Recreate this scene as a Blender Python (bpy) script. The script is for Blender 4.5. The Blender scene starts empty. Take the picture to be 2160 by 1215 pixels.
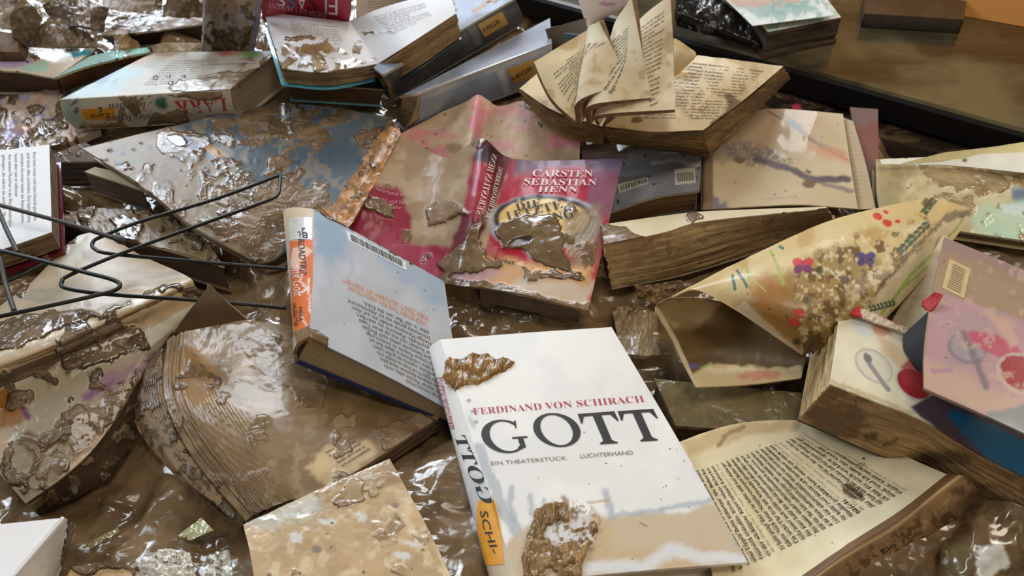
import bpy, math, random
import numpy as np
from mathutils import Vector
SC = bpy.context.scene
COL = SC.collection
# ------------------------------------------------------------------ camera
IMG_W, IMG_H, F_PX = 2160, 1215, 1600.0
PITCH = math.radians(40.0)
CAM = np.array([0.0, 0.0, 0.46])
cd = bpy.data.cameras.new('camera')
cam = bpy.data.objects.new('camera', cd)
COL.objects.link(cam)
cam.location = CAM
cam.rotation_euler = (math.pi / 2 - PITCH, 0, 0)
cd.sensor_width = 36.0
cd.lens = 36.0 * F_PX / IMG_W
cd.clip_start = 0.02
cd.clip_end = 50
cd.dof.use_dof = True
cd.dof.focus_distance = 0.56
cd.dof.aperture_fstop = 13.0
SC.camera = cam
# ------------------------------------------------------------------ world, windows, exposure
w = bpy.data.worlds.new('room_light')
SC.world = w
w.use_nodes = True
bg = w.node_tree.nodes['Background']
bg.inputs[0].default_value = (0.90, 0.80, 0.68, 1)
bg.inputs[1].default_value = 0.13


def window_light(name, loc, target, sx, sy, power, col):
    l = bpy.data.lights.new(name, 'AREA')
    l.shape = 'RECTANGLE'
    l.size, l.size_y = sx, sy
    l.energy = power
    l.color = col
    o = bpy.data.objects.new(name, l)
    COL.objects.link(o)
    o.location = loc
    d = Vector(target) - Vector(loc)
    o.rotation_euler = d.to_track_quat('-Z', 'Y').to_euler()
    return o


T0 = (0, 0.6, 0)
window_light('window_light_back_left', (-1.9, 3.6, 1.9), T0, 1.3, 1.5, 90, (0.74, 0.86, 1.0))
window_light('window_light_back_middle', (-0.2, 4.0, 2.1), T0, 1.1, 1.3, 60, (0.86, 0.93, 1.0))
window_light('window_light_back_right', (1.45, 4.1, 1.55), (.4, 1.1, .1), 0.45, 0.6, 9, (0.95, 0.96, 1.0))
window_light('window_light_left', (-2.8, 0.9, 2.0), T0, 0.9, 1.3, 42, (0.84, 0.92, 1.0))
window_light('window_light_right', (2.6, 1.6, 2.2), T0, 1.0, 1.2, 34, (1.0, 0.86, 0.66))
window_light('ceiling_lamp_light', (0.3, 0.2, 2.6), T0, 0.8, 0.8, 20, (1.0, 0.92, 0.80))
window_light('front_fill_light', (0.9, -2.6, 1.9), T0, 1.0, 1.2, 25, (1.0, 0.90, 0.76))  # fill light added behind the camera to brighten page edges facing it
SC.view_settings.view_transform = 'Standard'
SC.view_settings.look = 'None'
SC.view_settings.gamma = 1
SC.view_settings.use_curve_mapping = False
SC.view_settings.exposure = -0.22
SC.cycles.max_bounces = 6
# ------------------------------------------------------------------ maths helpers
SP_, CP_ = math.sin(PITCH), math.cos(PITCH)


def P(px, py, z):
    """the point of height z that the photograph shows at a pixel"""
    a, b = (px - IMG_W / 2) / F_PX, (py - IMG_H / 2) / F_PX
    d = np.array([a, CP_ - b * SP_, -SP_ - b * CP_])
    t = (z - CAM[2]) / d[2]
    return CAM + d * t


def project(p):
    q = p - CAM
    x = q[..., 0]
    dep = q[..., 1] * CP_ - q[..., 2] * SP_
    up = q[..., 1] * SP_ + q[..., 2] * CP_
    return IMG_W / 2 + F_PX * x / dep, IMG_H / 2 - F_PX * up / dep


def _h(ix, iy, s):
    n = (ix.astype(np.int64) * 374761393 + iy.astype(np.int64) * 668265263 + s * 144269504) & 0xffffffff
    n = ((n ^ (n >> 13)) * 1274126177) & 0xffffffff
    n = (n ^ (n >> 16)) & 0xffffffff
    return n / 4294967295.0


def vnoise(x, y, s=0):
    ix, iy = np.floor(x), np.floor(y)
    fx, fy = x - ix, y - iy
    fx = fx * fx * fx * (fx * (fx * 6 - 15) + 10)
    fy = fy * fy * fy * (fy * (fy * 6 - 15) + 10)
    a, b = _h(ix, iy, s), _h(ix + 1, iy, s)
    c, d = _h(ix, iy + 1, s), _h(ix + 1, iy + 1, s)
    return (a * (1 - fx) + b * fx) * (1 - fy) + (c * (1 - fx) + d * fx) * fy


def fbm(x, y, s=0, o=4, g=0.5):
    r, a, t = 0, 1.0, 0
    for k in range(o):
        r = r + a * vnoise(x + 17.3 * k, y - 9.1 * k, s + k * 31)
        t += a
        a *= g
        x, y = x * 2.03, y * 2.03
    return r / t


def sstep(a, b, x):
    t = np.clip((x - a) / (b - a), 0, 1)
    return t * t * (3 - 2 * t)


def lin(c):
    if isinstance(c, str):
        c = c.lstrip('#')
        c = [int(c[i:i + 2], 16) for i in (0, 2, 4)]
    c = np.array(c[:3], float) / 255
    return np.where(c <= 0.04045, c / 12.92, ((c + 0.055) / 1.055) ** 2.4)


def _wm(t, n):
    """Catmull-Rom weights of n evenly spaced control points at parameters t"""
    W = np.zeros((len(t), n + 2))
    x = np.clip(t, 0, 1) * (n - 1)
    i = np.minimum(np.floor(x).astype(int), n - 2)
    f = x - i + np.where(t < 0, t * (n - 1), 0) + np.where(t > 1, (t - 1) * (n - 1), 0)
    r = np.arange(len(t))
    f2, f3 = f * f, f * f * f
    ext = (f < 0) | (f > 1)
    w0 = np.where(ext, 0, -0.5 * f + f2 - 0.5 * f3)
    w1 = np.where(ext, 1 - f, 1 - 2.5 * f2 + 1.5 * f3)
    w2 = np.where(ext, f, 0.5 * f + 2 * f2 - 1.5 * f3)
    w3 = np.where(ext, 0, -0.5 * f2 + 0.5 * f3)
    for k, wk in enumerate((w0, w1, w2, w3)):
        W[r, i + k] += wk
    M = W[:, 1:-1].copy()
    M[:, 0] += 2 * W[:, 0]
    M[:, 1] -= W[:, 0]
    M[:, -1] += 2 * W[:, -1]
    M[:, -2] -= W[:, -1]
    return M


def surf_pts(rows):
    n = max(len(r) for r in rows)
    out = []
    for r in rows:
        r = np.array(r)
        if len(r) != n:
            r = _wm(np.linspace(0, 1, n), len(r)) @ r
        out.append(r)
    C = np.array(out)

    def S(u, v):
        u, v = np.atleast_1d(np.asarray(u, float)), np.atleast_1d(np.asarray(v, float))
        A, B = _wm(u, C.shape[1]), _wm(v, C.shape[0])
        return np.einsum('ni,nj,jik->nk', A, B, C)
    return S


def surf(rows):
    """rows of (px, py, z): a smooth surface through the points seen there"""
    return surf_pts([[P(*q) for q in r] for r in rows])


def shift(S, d):
    d = np.array(d, float)
    return lambda u, v: S(u, v) + d


def normals(S, u, v):
    e = 1e-3
    n = np.cross(S(u, v + e) - S(u, v - e), S(u + e, v) - S(u - e, v))
    n /= np.linalg.norm(n, axis=1)[:, None] + 1e-12
    p = S(u, v)
    if np.mean(np.einsum('ij,ij->i', n, CAM - p)) < 0:
        n = -n
    return n


def pix2uv(S, px, py):
    g = np.linspace(0, 1, 30)
    U, V = [a.ravel() for a in np.meshgrid(g, g)]
    X, Y = project(S(U, V))
    k = np.argmin((X - px) ** 2 + (Y - py) ** 2)
    u, v = U[k], V[k]
    for _ in range(12):
        e = 1e-3
        X, Y = project(S([u, u + e, u], [v, v, v + e]))
        J = np.array([[X[1] - X[0], X[2] - X[0]], [Y[1] - Y[0], Y[2] - Y[0]]]) / e
        try:
            d = np.linalg.solve(J, [px - X[0], py - Y[0]])
        except np.linalg.LinAlgError:
            break
        u += float(np.clip(d[0], -.15, .15))
        v += float(np.clip(d[1], -.15, .15))
    return u, v


# ------------------------------------------------------------------ artwork painted on a surface (print, stains, mud and a few painted highlights)
class Canvas:
    def __init__(s, x, y, u, v, col, seed=0):
        s.x, s.y, s.u, s.v, s.seed = x, y, u, v, seed
        s.c = np.tile(lin(col), (len(x), 1))
        s.m = np.zeros(len(x))
        s.k = 0

    def _warp(s, wp, sc):
        s.k += 1
        if not wp:
            return s.x, s.y
        q = s.seed * 7 + s.k * 13
        return (s.x + wp * 2 * (fbm(s.x / sc, s.y / sc, q) - .5), s.y + wp * 2 * (fbm(s.x / sc, s.y / sc, q + 5) - .5))

    def _poly(s, pts, soft, wp, sc):
        x, y = s._warp(wp, sc)
        ins = np.zeros(len(x), bool)
        d2 = np.full(len(x), 1e18)
        n = len(pts)
        for i in range(n):
            x0, y0 = pts[i]
            x1, y1 = pts[(i + 1) % n]
            if y0 != y1:
                c = ((y0 > y) != (y1 > y)) & (x < (x1 - x0) * (y - y0) / (y1 - y0) + x0)
                ins ^= c
            dx, dy = x1 - x0, y1 - y0
            t = np.clip(((x - x0) * dx + (y - y0) * dy) / (dx * dx + dy * dy + 1e-9), 0, 1)
            d2 = np.minimum(d2, (x - x0 - t * dx) ** 2 + (y - y0 - t * dy) ** 2)
        d = np.sqrt(d2) * np.where(ins, 1, -1)
        return sstep(-soft, soft, d)

    def _ell(s, cx, cy, rx, ry, rot, soft, wp, sc):
        x, y = s._warp(wp, sc)
        a = math.radians(rot)
        X = ((x - cx) * math.cos(a) + (y - cy) * math.sin(a)) / rx
        Y = (-(x - cx) * math.sin(a) + (y - cy) * math.cos(a)) / ry
        r = np.sqrt(X * X + Y * Y)
        return sstep(1 + soft, 1 - soft, r)

    def _line(s, pts, wd, soft, wp, sc):
        x, y = s._warp(wp, sc)
        d2 = np.full(len(x), 1e18)
        for (x0, y0), (x1, y1) in zip(pts[:-1], pts[1:]):
            dx, dy = x1 - x0, y1 - y0
            t = np.clip(((x - x0) * dx + (y - y0) * dy) / (dx * dx + dy * dy + 1e-9), 0, 1)
            d2 = np.minimum(d2, (x - x0 - t * dx) ** 2 + (y - y0 - t * dy) ** 2)
        return sstep(wd + soft, wd - soft, np.sqrt(d2))

    def mixc(s, m, col, a=1.0):
        m = (np.clip(m, 0, 1) * a)[:, None]
        s.c = s.c * (1 - m) + lin(col) * m
        return s

    def poly(s, pts, col, soft=2, wp=0, sc=25, a=1.0):
        return s.mixc(s._poly(pts, soft, wp, sc), col, a)

    def ell(s, cx, cy, rx, ry, col, rot=0, soft=.08, wp=0, sc=25, a=1.0):
        return s.mixc(s._ell(cx, cy, rx, ry, rot, soft, wp, sc), col, a)

    def line(s, pts, wd, col, soft=1.2, wp=0, sc=25, a=1.0):
        return s.mixc(s._line(pts, wd, soft, wp, sc), col, a)

    def cloud(s, col, sc, lo, hi, a=1.0, sx=1.0, sd=0):
        s.k += 1
        return s.mixc(sstep(lo, hi, fbm(s.x / sc / sx, s.y / sc, s.seed + s.k * 11 + sd, 5)), col, a)

    def speck(s, n, box, rmin, rmax, col, mud=0.0):
        rr = random.Random(s.seed * 3 + 5)
        for _ in range(n):
            cx, cy = rr.uniform(box[0], box[2]), rr.uniform(box[1], box[3])
            r = rr.uniform(rmin, rmax)
            k = s._ell(cx, cy, r * rr.uniform(1, 1.6), r, 0, .3, 0, 9)
            s.mixc(k, col)
            if mud:
                s.m = np.maximum(s.m, k * mud)
        return s

    # mud
    def mpoly(s, pts, val=1.0, soft=5, wp=6, sc=22):
        s.m = np.maximum(s.m, s._poly(pts, soft, wp, sc) * val)
        return s

    def mell(s, cx, cy, rx, ry, val=1.0, rot=0, soft=.3, wp=6, sc=18):
        s.m = np.maximum(s.m, s._ell(cx, cy, rx, ry, rot, soft, wp, sc) * val)
        return s

    def mclear(s, cx, cy, rx, ry, val=1.0, rot=0, soft=.3, wp=6, sc=18):
        s.m = s.m * (1 - s._ell(cx, cy, rx, ry, rot, soft, wp, sc) * val)
        return s

    def mline(s, pts, wd, val=1.0, soft=3, wp=5, sc=18):
        s.m = np.maximum(s.m, s._line(pts, wd, soft, wp, sc) * val)
        return s

    def mcloud(s, sc, lo, hi, val=1.0, sx=1.0):
        s.k += 1
        s.m = np.maximum(s.m, val * sstep(lo, hi, fbm(s.x / sc / sx, s.y / sc, s.seed + s.k * 17, 3)))
        return s


# ------------------------------------------------------------------ materials
_mats = {}


def nd(nt, t, **kw):
    n = nt.nodes.new(t)
    for k, v in kw.items():
        setattr(n, k, v)
    return n


def wet(paper_rough=.55, mud_rough=.22, mudA='#6d563b', mudB='#96795a', coat=0.0, scale=60., edge=.4, bump=1.0, grain=.10, pages=0.0, ripple=1.0, spec=.5, pstr=.75, wetcoat=.7):
    key = ('wet', pstr, wetcoat, paper_rough, mud_rough, mudA, mudB, coat, scale, edge, bump, grain, pages, ripple, spec)
    if key in _mats:
        return _mats[key]
    m = bpy.data.materials.new('muddy_print')
    m.use_nodes = True
    nt = m.node_tree
    L = nt.links.new
    b = nt.nodes['Principled BSDF']
    art = nd(nt, 'ShaderNodeAttribute', attribute_name='art')
    mud = nd(nt, 'ShaderNodeAttribute', attribute_name='mud')
    tc = nd(nt, 'ShaderNodeTexCoord')

    def noise(sc, det, rgh=.6, vec=None, dist=0.0):
        n = nd(nt, 'ShaderNodeTexNoise')
        n.inputs['Scale'].default_value = sc
        n.inputs['Detail'].default_value = det
        n.inputs['Roughness'].default_value = rgh
        n.inputs['Distortion'].default_value = dist
        L(vec or tc.outputs['Object'], n.inputs['Vector'])
        return n.outputs[0]

    def math_(op, a, bb, c=None):
        n = nd(nt, 'ShaderNodeMath', operation=op)
        for i, q in enumerate((a, bb, c)):
            if q is None:
                continue
            if isinstance(q, (int, float)):
                n.inputs[i].default_value = q
            else:
                L(q, n.inputs[i])
        return n.outputs[0]

    def mapr(val, a0, a1, b0, b1, smooth=True):
        n = nd(nt, 'ShaderNodeMapRange', interpolation_type='SMOOTHSTEP' if smooth else 'LINEAR')
        L(val, n.inputs['Value'])
        for k, q in zip(('From Min', 'From Max', 'To Min', 'To Max'), (a0, a1, b0, b1)):
            n.inputs[k].default_value = q
        return n.outputs[0]

    def mixc(f, a, bb, mode='MIX'):
        n = nd(nt, 'ShaderNodeMix', data_type='RGBA', blend_type=mode)
        for i, q in ((0, f), (6, a), (7, bb)):
            if isinstance(q, (int, float)):
                n.inputs[i].default_value = q
            elif isinstance(q, tuple):
                n.inputs[i].default_value = q
            else:
                L(q, n.inputs[i])
        return n.outputs[2]
    n1 = noise(scale * .8, 3.2, .5, dist=.5)
    n2 = noise(scale * .45, 5, .6)
    n3 = noise(scale * 2.0, 1.5, .45, dist=.9)
    n4 = noise(scale * .6, 1.2, .4, dist=1.0)
    fine = noise(900, 3, .6)
    msk = math_('ADD', mud.outputs['Fac'], math_('MULTIPLY', math_('SUBTRACT', n1, .5), edge * 2))
    mask = mapr(msk, .45, .55, 0, 1)
    soft = mapr(msk, .42, .80, 0, 1)
    ca, cb = tuple(lin(mudA)) + (1,), tuple(lin(mudB)) + (1,)
    mc = mixc(mapr(n2, .35, .65, 0, 1), ca, cb)
    mc = mixc(mapr(n3, .5, .8, 0, .35), mc, tuple(lin(mudA) * .55) + (1,))
    tone = mapr(n1, .25, .75, 1 - grain, 1 + grain, False)
    tn = nd(nt, 'ShaderNodeVectorMath', operation='SCALE')
    L(art.outputs['Color'], tn.inputs[0])
    L(tone, tn.inputs['Scale'])
    basec = tn.outputs[0]
    paper_h = math_('MULTIPLY', fine, .04)
    if pages:
        la = nd(nt, 'ShaderNodeAttribute', attribute_name='lay')
        mp = nd(nt, 'ShaderNodeMapping')
        L(la.outputs['Vector'], mp.inputs['Vector'])
        mp.inputs['Scale'].default_value = (7, pages, 1)
        pl = noise(1.0, 4, .7, vec=mp.outputs[0])
        mp2 = nd(nt, 'ShaderNodeMapping')
        L(la.outputs['Vector'], mp2.inputs['Vector'])
        mp2.inputs['Scale'].default_value = (2.2, pages * .25, 1)
        pl2 = noise(1.0, 3, .6, vec=mp2.outputs[0], dist=.3)
        basec = mixc(mapr(pl, .38, .62, pstr, 0), basec, tuple(lin('#4a3320')) + (1,))
        basec = mixc(mapr(pl2, .52, .66, 0, pstr * .9), basec, tuple(lin('#6b4d30')) + (1,))
        paper_h = math_('ADD', math_('MULTIPLY', pl, .9 * min(1, pstr * 1.4)), paper_h)
    L(mixc(mask, basec, mc), b.inputs['Base Color'])
    rm = mapr(n2, .3, .7, mud_rough * .6, mud_rough * 1.6)
    rr = nd(nt, 'ShaderNodeMix', data_type='FLOAT')
    L(mask, rr.inputs[0])
    rr.inputs[2].default_value = paper_rough
    L(rm, rr.inputs[3])
    L(rr.outputs[0], b.inputs['Roughness'])
    b.inputs['Specular IOR Level'].default_value = spec
    cw = nd(nt, 'ShaderNodeMix', data_type='FLOAT')
    L(mask, cw.inputs[0])
    cw.inputs[2].default_value = coat
    cw.inputs[3].default_value = wetcoat
    L(cw.outputs[0], b.inputs['Coat Weight'])
    b.inputs['Coat Roughness'].default_value = .07
    hh = math_('ADD', math_('MULTIPLY', soft, .28), math_('MULTIPLY', soft, math_('ADD', math_('MULTIPLY', n4, 1.9 * ripple), math_('MULTIPLY', n3, .28 * ripple))))
    hh = math_('ADD', hh, math_('MULTIPLY', math_('SUBTRACT', 1.0, mask), paper_h))
    bp = nd(nt, 'ShaderNodeBump')
    bp.inputs['Strength'].default_value = .9
    bp.inputs['Distance'].default_value = .0022 * bump
    L(hh, bp.inputs['Height'])
    L(bp.outputs[0], b.inputs['Normal'])
    _mats[key] = m
    return m


def flat(name, col, rough=.5, metal=0.0, spec=.5, noise_amt=.12, sc=200., coat=0.0):
    key = (name, str(col), rough, metal, coat)
    if key in _mats:
        return _mats[key]
    m = bpy.data.materials.new(name)
    m.use_nodes = True
    nt = m.node_tree
    b = nt.nodes['Principled BSDF']
    tc = nd(nt, 'ShaderNodeTexCoord')
    n = nd(nt, 'ShaderNodeTexNoise')
    n.inputs['Scale'].default_value = sc
    n.inputs['Detail'].default_value = 4
    nt.links.new(tc.outputs['Object'], n.inputs['Vector'])
    mr = nd(nt, 'ShaderNodeMapRange')
    nt.links.new(n.outputs[0], mr.inputs['Value'])
    mr.inputs['From Min'].default_value, mr.inputs['From Max'].default_value = .25, .75
    mr.inputs['To Min'].default_value, mr.inputs['To Max'].default_value = 1 - noise_amt, 1 + noise_amt
    vm = nd(nt, 'ShaderNodeVectorMath', operation='SCALE')
    vm.inputs[0].default_value = tuple(lin(col))
    nt.links.new(mr.outputs[0], vm.inputs['Scale'])
    nt.links.new(vm.outputs[0], b.inputs['Base Color'])
    b.inputs['Roughness'].default_value = rough
    b.inputs['Metallic'].default_value = metal
    b.inputs['Specular IOR Level'].default_value = spec
    b.inputs['Coat Weight'].default_value = coat
    _mats[key] = m
    return m


# ------------------------------------------------------------------ objects
SUPPORT = []          # (x, y, z) undersides: the mud is heaped up under what lies on it


def tag(o, label, cat, group=None, kind=None):
    o['label'] = label
    o['category'] = cat
    if group:
        o['group'] = group
    if kind:
        o['kind'] = kind
    return o


def thing(name, label, cat, at, group=None):
    o = bpy.data.objects.new(name, None)
    o.empty_display_size = .01
    COL.objects.link(o)
    o.location = at
    return tag(o, label, cat, group)


def link_mesh(name, verts, faces, mat, parent=None, art=None, mud=None, lay=None, smooth=True, label=None, at=None):
    verts = np.asarray(verts, float)
    if parent is not None:
        org = np.array(parent_world(parent))
    else:
        org = np.array(at if at is not None else verts.mean(0))
    me = bpy.data.meshes.new(name)
    me.from_pydata((verts - org).tolist(), [], [list(f) for f in faces])
    if art is not None:
        a = me.color_attributes.new('art', 'FLOAT_COLOR', 'POINT')
        q = np.ones((len(verts), 4), np.float32)
        q[:, :3] = art
        a.data.foreach_set('color', q.ravel())
    if mud is not None:
        a = me.attributes.new('mud', 'FLOAT', 'POINT')
        a.data.foreach_set('value', np.asarray(mud, np.float32))
    if lay is not None:
        a = me.attributes.new('lay', 'FLOAT_VECTOR', 'POINT')
        a.data.foreach_set('vector', np.asarray(lay, np.float32).ravel())
    me.materials.append(mat)
    if smooth:
        me.polygons.foreach_set('use_smooth', [True] * len(me.polygons))
    me.update()
    o = bpy.data.objects.new(name, me)
    COL.objects.link(o)
    if parent is not None:
        o.parent = parent
    else:
        o.location = org
    if label:
        o['label'] = label
    return o


def parent_world(p):
    v = Vector(p.location)
    while p.parent:
        p = p.parent
        v += Vector(p.location)
    return v


def gridfaces(nu, nv, off=0, flip=False):
    f = []
    for j in range(nv - 1):
        for i in range(nu - 1):
            a = off + j * nu + i
            q = (a, a + 1, a + nu + 1, a + nu)
            f.append(q[::-1] if flip else q)
    return f


def size_px(S):
    t = np.linspace(0, 1, 9)
    o = []
    for mk in ((t, 0 * t + .5), (0 * t + .5, t), (t, 0 * t), (t, 0 * t + 1), (0 * t, t), (0 * t + 1, t)):
        X, Y = project(S(*mk))
        o.append(np.hypot(np.diff(X), np.diff(Y)).sum())
    return max(o[0], o[2], o[3]), max(o[1], o[4], o[5])


def slab(name, S, thick, mat, parent=None, paint=None, base='#c8b8a0', back=None, seed=1, step=3.2, relief=.0015, crumple=0.0, crs=30., support=False, label=None, trim=None, smooth=True, side=None):
    """a board or a sheet: surface S with real thickness; paint(canvas) prints on its upper face"""
    a, b = size_px(S)
    nu, nv = int(np.clip(a / step, 4, 240)) + 1, int(np.clip(b / step, 4, 240)) + 1
    U, V = [q.ravel() for q in np.meshgrid(np.linspace(0, 1, nu), np.linspace(0, 1, nv))]
    p = S(U, V)
    n = normals(S, U, V)
    if trim:
        p = p + trim(U, V)
    X, Y = project(p)
    c = Canvas(X, Y, U, V, base, seed)
    if paint:
        paint(c)
    rl = sstep(.25, .75, c.m) * (.45 + .7 * fbm(X / 40, Y / 30, seed + 3, 2) + .3 * fbm(X / 13, Y / 11, seed + 5, 2)) * relief * .55
    if crumple:
        rl = rl + crumple * ((1 - np.abs(2 * fbm(X / crs, Y / crs, seed + 9, 3) - 1)) - .6)
    top = p + n * rl[:, None]
    bot = p - n * (thick - np.minimum(rl, 0))[:, None] if crumple else p - n * thick
    N = nu * nv
    vs = np.vstack([top, bot])
    # orientation of the top faces
    fl = np.dot(np.cross(S([.51], [.5])[0] - S([.5], [.5])[0], S([.5], [.51])[0] - S([.5], [.5])[0]), normals(S, np.array([.5]), np.array([.5]))[0]) < 0
    fs = gridfaces(nu, nv, 0, fl) + gridfaces(nu, nv, N, not fl)
    ring = [i for i in range(nu)] + [j * nu + nu - 1 for j in range(1, nv)] + [(nv - 1) * nu + i for i in range(nu - 2, -1, -1)] + [j * nu for j in range(nv - 2, 0, -1)]
    k = len(vs)
    vs = np.vstack([vs, top[ring], bot[ring]])
    R = len(ring)
    for i in range(R):
        j = (i + 1) % R
        q = (k + i, k + R + i, k + R + j, k + j)
        fs.append(q[::-1] if fl else q)
    bc = c.c if back is None else np.tile(lin(back), (N, 1))
    sc_ = c.c[ring] if side is None else np.tile(lin(side), (R, 1)) * (.75 + .5 * vnoise(np.arange(R) / 2.0, np.zeros(R), seed))[:, None]
    art = np.vstack([c.c, bc, sc_, bc[ring] if side is None else sc_])
    mud = np.concatenate([c.m, c.m * .8, c.m[ring], c.m[ring]])
    if support:
        q = bot[::max(1, N // 260)]
        SUPPORT.append(q)
    return link_mesh(name, vs, fs, mat, parent, art, mud, smooth=smooth, label=label)


def block(name, T, B, mat, parent, base='#c9b28c', paint=None, seed=2, nt=10, jit=.0006, wave=0.0, na=60, label=None, inset=(0, 0, 0, 0), topmud=0.0, step=4.):
    """a block of pages between the surfaces T (top) and B (bottom)"""
    i0, i1, j0, j1 = inset
    a, b = size_px(T)
    nu, nv = int(np.clip(a / step, 6, 150)) + 1, int(np.clip(b / step, 6, 150)) + 1
    us, vs_ = np.linspace(i0, 1 - i1, nu), np.linspace(j0, 1 - j1, nv)
    eu = np.concatenate([us, np.full(nv - 2, us[-1]), us[::-1], np.full(nv - 2, us[0])])
    ev = np.concatenate([np.full(nu, vs_[0]), vs_[1:-1], np.full(nu, vs_[-1]), vs_[::-1][1:-1]])
    R = len(eu)
    tp, bt = T(eu, ev), B(eu, ev)
    cen = (tp.mean(0) + bt.mean(0)) / 2
    rg = np.random.RandomState(seed)
    V, LAY = [], []
    dl = np.linalg.norm(np.roll(tp, -1, 0) - tp, axis=1)
    al = np.cumsum(dl)
    for k in range(nt + 1):
        t = k / nt
        q = tp * (1 - t) + bt * t
        out = q - cen
        out[:, 2] = 0
        out /= np.linalg.norm(out, axis=1)[:, None] + 1e-9
        d = rg.uniform(-1, 1) * jit + jit * 1.2 * (vnoise(al / .02, np.full(R, k * 1.7), seed) - .5)
        q = q + out * d[:, None]
        if wave and 0 < k < nt:
            q[:, 2] += wave * (vnoise(al / .03, np.full(R, k * .6), seed + 7) - .5)
        V.append(q)
        LAY.append(np.stack([al * 10, np.full(R, t), np.zeros(R)], 1))
    n0 = (nt + 1) * R
    U2, V2 = [q.ravel() for q in np.meshgrid(us, vs_)]
    tops, bots = T(U2, V2), B(U2, V2)
    allv = np.vstack(V + [tops, bots])
    lay = np.vstack(LAY + [np.stack([U2 * .3, V2 * 0, 0 * U2], 1)] * 2)
    fs = []
    t0, t1 = T([.5, .52, .5], [.5, .5, .52]), B([.5], [.5])
    flip = np.dot(np.cross(t0[1] - t0[0], t0[2] - t0[0]), t0[0] - t1[0]) < 0
    for k in range(nt):
        for i in range(R):
            j = (i + 1) % R
            q = (k * R + i, (k + 1) * R + i, (k + 1) * R + j, k * R + j)
            fs.append(q[::-1] if flip else q)
    fs += gridfaces(nu, nv, n0, flip) + gridfaces(nu, nv, n0 + nu * nv, not flip)
    X, Y = project(allv)
    c = Canvas(X, Y, lay[:, 0], lay[:, 1], base, seed)
    if paint:
        paint(c)
    q = bots[::max(1, len(bots) // 260)]
    SUPPORT.append(q)
    return link_mesh(name, allv, fs, mat, parent, c.c, c.m, lay, smooth=False, label=label)


def lerp_surf(A, B, t):
    return lambda u, v: A(u, v) * (1 - t) + B(u, v) * t


EDGE = {'u0': lambda t: (0 * t, t), 'u1': lambda t: (0 * t + 1, t), 'v0': lambda t: (t, 0 * t), 'v1': lambda t: (t, 0 * t + 1)}


def spine_surf(T, B, side, bulge):
    """the back of a book between two boards: parameter a runs down, t along"""
    E = EDGE[side]
    inner = {'u0': (.05, 0), 'u1': (-.05, 0), 'v0': (0, .05), 'v1': (0, -.05)}[side]

    def S(a, t):
        a, t = np.atleast_1d(np.asarray(a, float)), np.atleast_1d(np.asarray(t, float))
        u, v = E(t)
        tp, bt = T(u, v), B(u, v)
        out = tp - T(u + inner[0], v + inner[1])
        out /= np.linalg.norm(out, axis=1)[:, None] + 1e-9
        return tp * (1 - a[:, None]) + bt * a[:, None] + out * (bulge * np.sin(np.pi * np.clip(a, 0, 1)))[:, None]
    return S


def book(name, label, cat, top, bottom, spine='u0', bulge=.004, mat=None, pmat=None, paint=None, base='#c8b8a0', spaint=None, sbase=None, pbase='#c9b28c', ppaint=None,
         board=.0022, seed=1, group=None, inset=None, relief=.0015, back='#b9a88c', nt=10, jit=.0006, wave=0.0, bbase=None, crumple=0.0, back_cover=True, step=3.2, cov='front_cover'):
    T = surf(top) if isinstance(top, list) else top
    if isinstance(bottom, (int, float)):
        B = shift(T, (0, 0, -bottom))
    else:
        B = surf(bottom) if isinstance(bottom, list) else bottom
    mat = mat or wet()
    pmat = pmat or wet(paper_rough=.75, pages=60., grain=.2)
    root = thing(name, label, cat, tuple(B([.5], [.5])[0]), group)
    ins = inset or {'u0': (.01, .02, .015, .015), 'u1': (.02, .01, .015, .015), 'v0': (.015, .015, .01, .02), 'v1': (.015, .015, .02, .01)}.get(spine, (.015,) * 4)
    h = np.linalg.norm(T([.5], [.5])[0] - B([.5], [.5])[0])
    f = min(.3, board / h)
    parts = {'root': root, 'T': T, 'B': B}
    parts['cover'] = slab(cov, T, board, mat, root, paint, base, back, seed, step, relief, crumple)
    parts['pages'] = block('page_block', lerp_surf(T, B, f * 1.02), lerp_surf(T, B, 1 - f), pmat, root, pbase, ppaint, seed + 1, nt, jit, wave, inset=ins)
    if back_cover:
        parts['back'] = slab('back_cover', lerp_surf(T, B, 1 - f), board, mat, root, None, bbase or base, None, seed + 2, 8, 0, support=True)
    if spine:
        S = spine_surf(T, B, spine, bulge)
        parts['S'] = S
        parts['spine'] = slab('spine', S, board * .8, mat, root, spaint, sbase or base, back, seed + 3, step, relief)
    return parts


# ------------------------------------------------------------------ lettering
def serif(s):
    o = ''
    for c in s:
        if 'A' <= c <= 'Z':
            o += chr(0x1D400 + ord(c) - 65)
        elif 'a' <= c <= 'z':
            o += chr(0x1D41A + ord(c) - 97)
        else:
            o += c
    return o


_glyph = {}


def text_mesh(s, off=0.0, shear=0.0, space=1.0):
    k = (s, off, shear, space)
    if k not in _glyph:
        cu = bpy.data.curves.new('lettering', 'FONT')
        cu.body = s
        cu.offset = off
        cu.shear = shear
        cu.space_character = space
        cu.resolution_u = 3
        o = bpy.data.objects.new('lettering', cu)
        COL.objects.link(o)
        bpy.context.view_layer.update()
        dg = bpy.context.evaluated_depsgraph_get()
        me = o.evaluated_get(dg).to_mesh()
        v = np.array([q.co[:2] for q in me.vertices]).reshape(-1, 2)
        f = [list(p.vertices) for p in me.polygons]
        o.evaluated_get(dg).to_mesh_clear()
        bpy.data.objects.remove(o)
        bpy.data.curves.remove(cu)
        _glyph[k] = (v, f)
    return _glyph[k]


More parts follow.
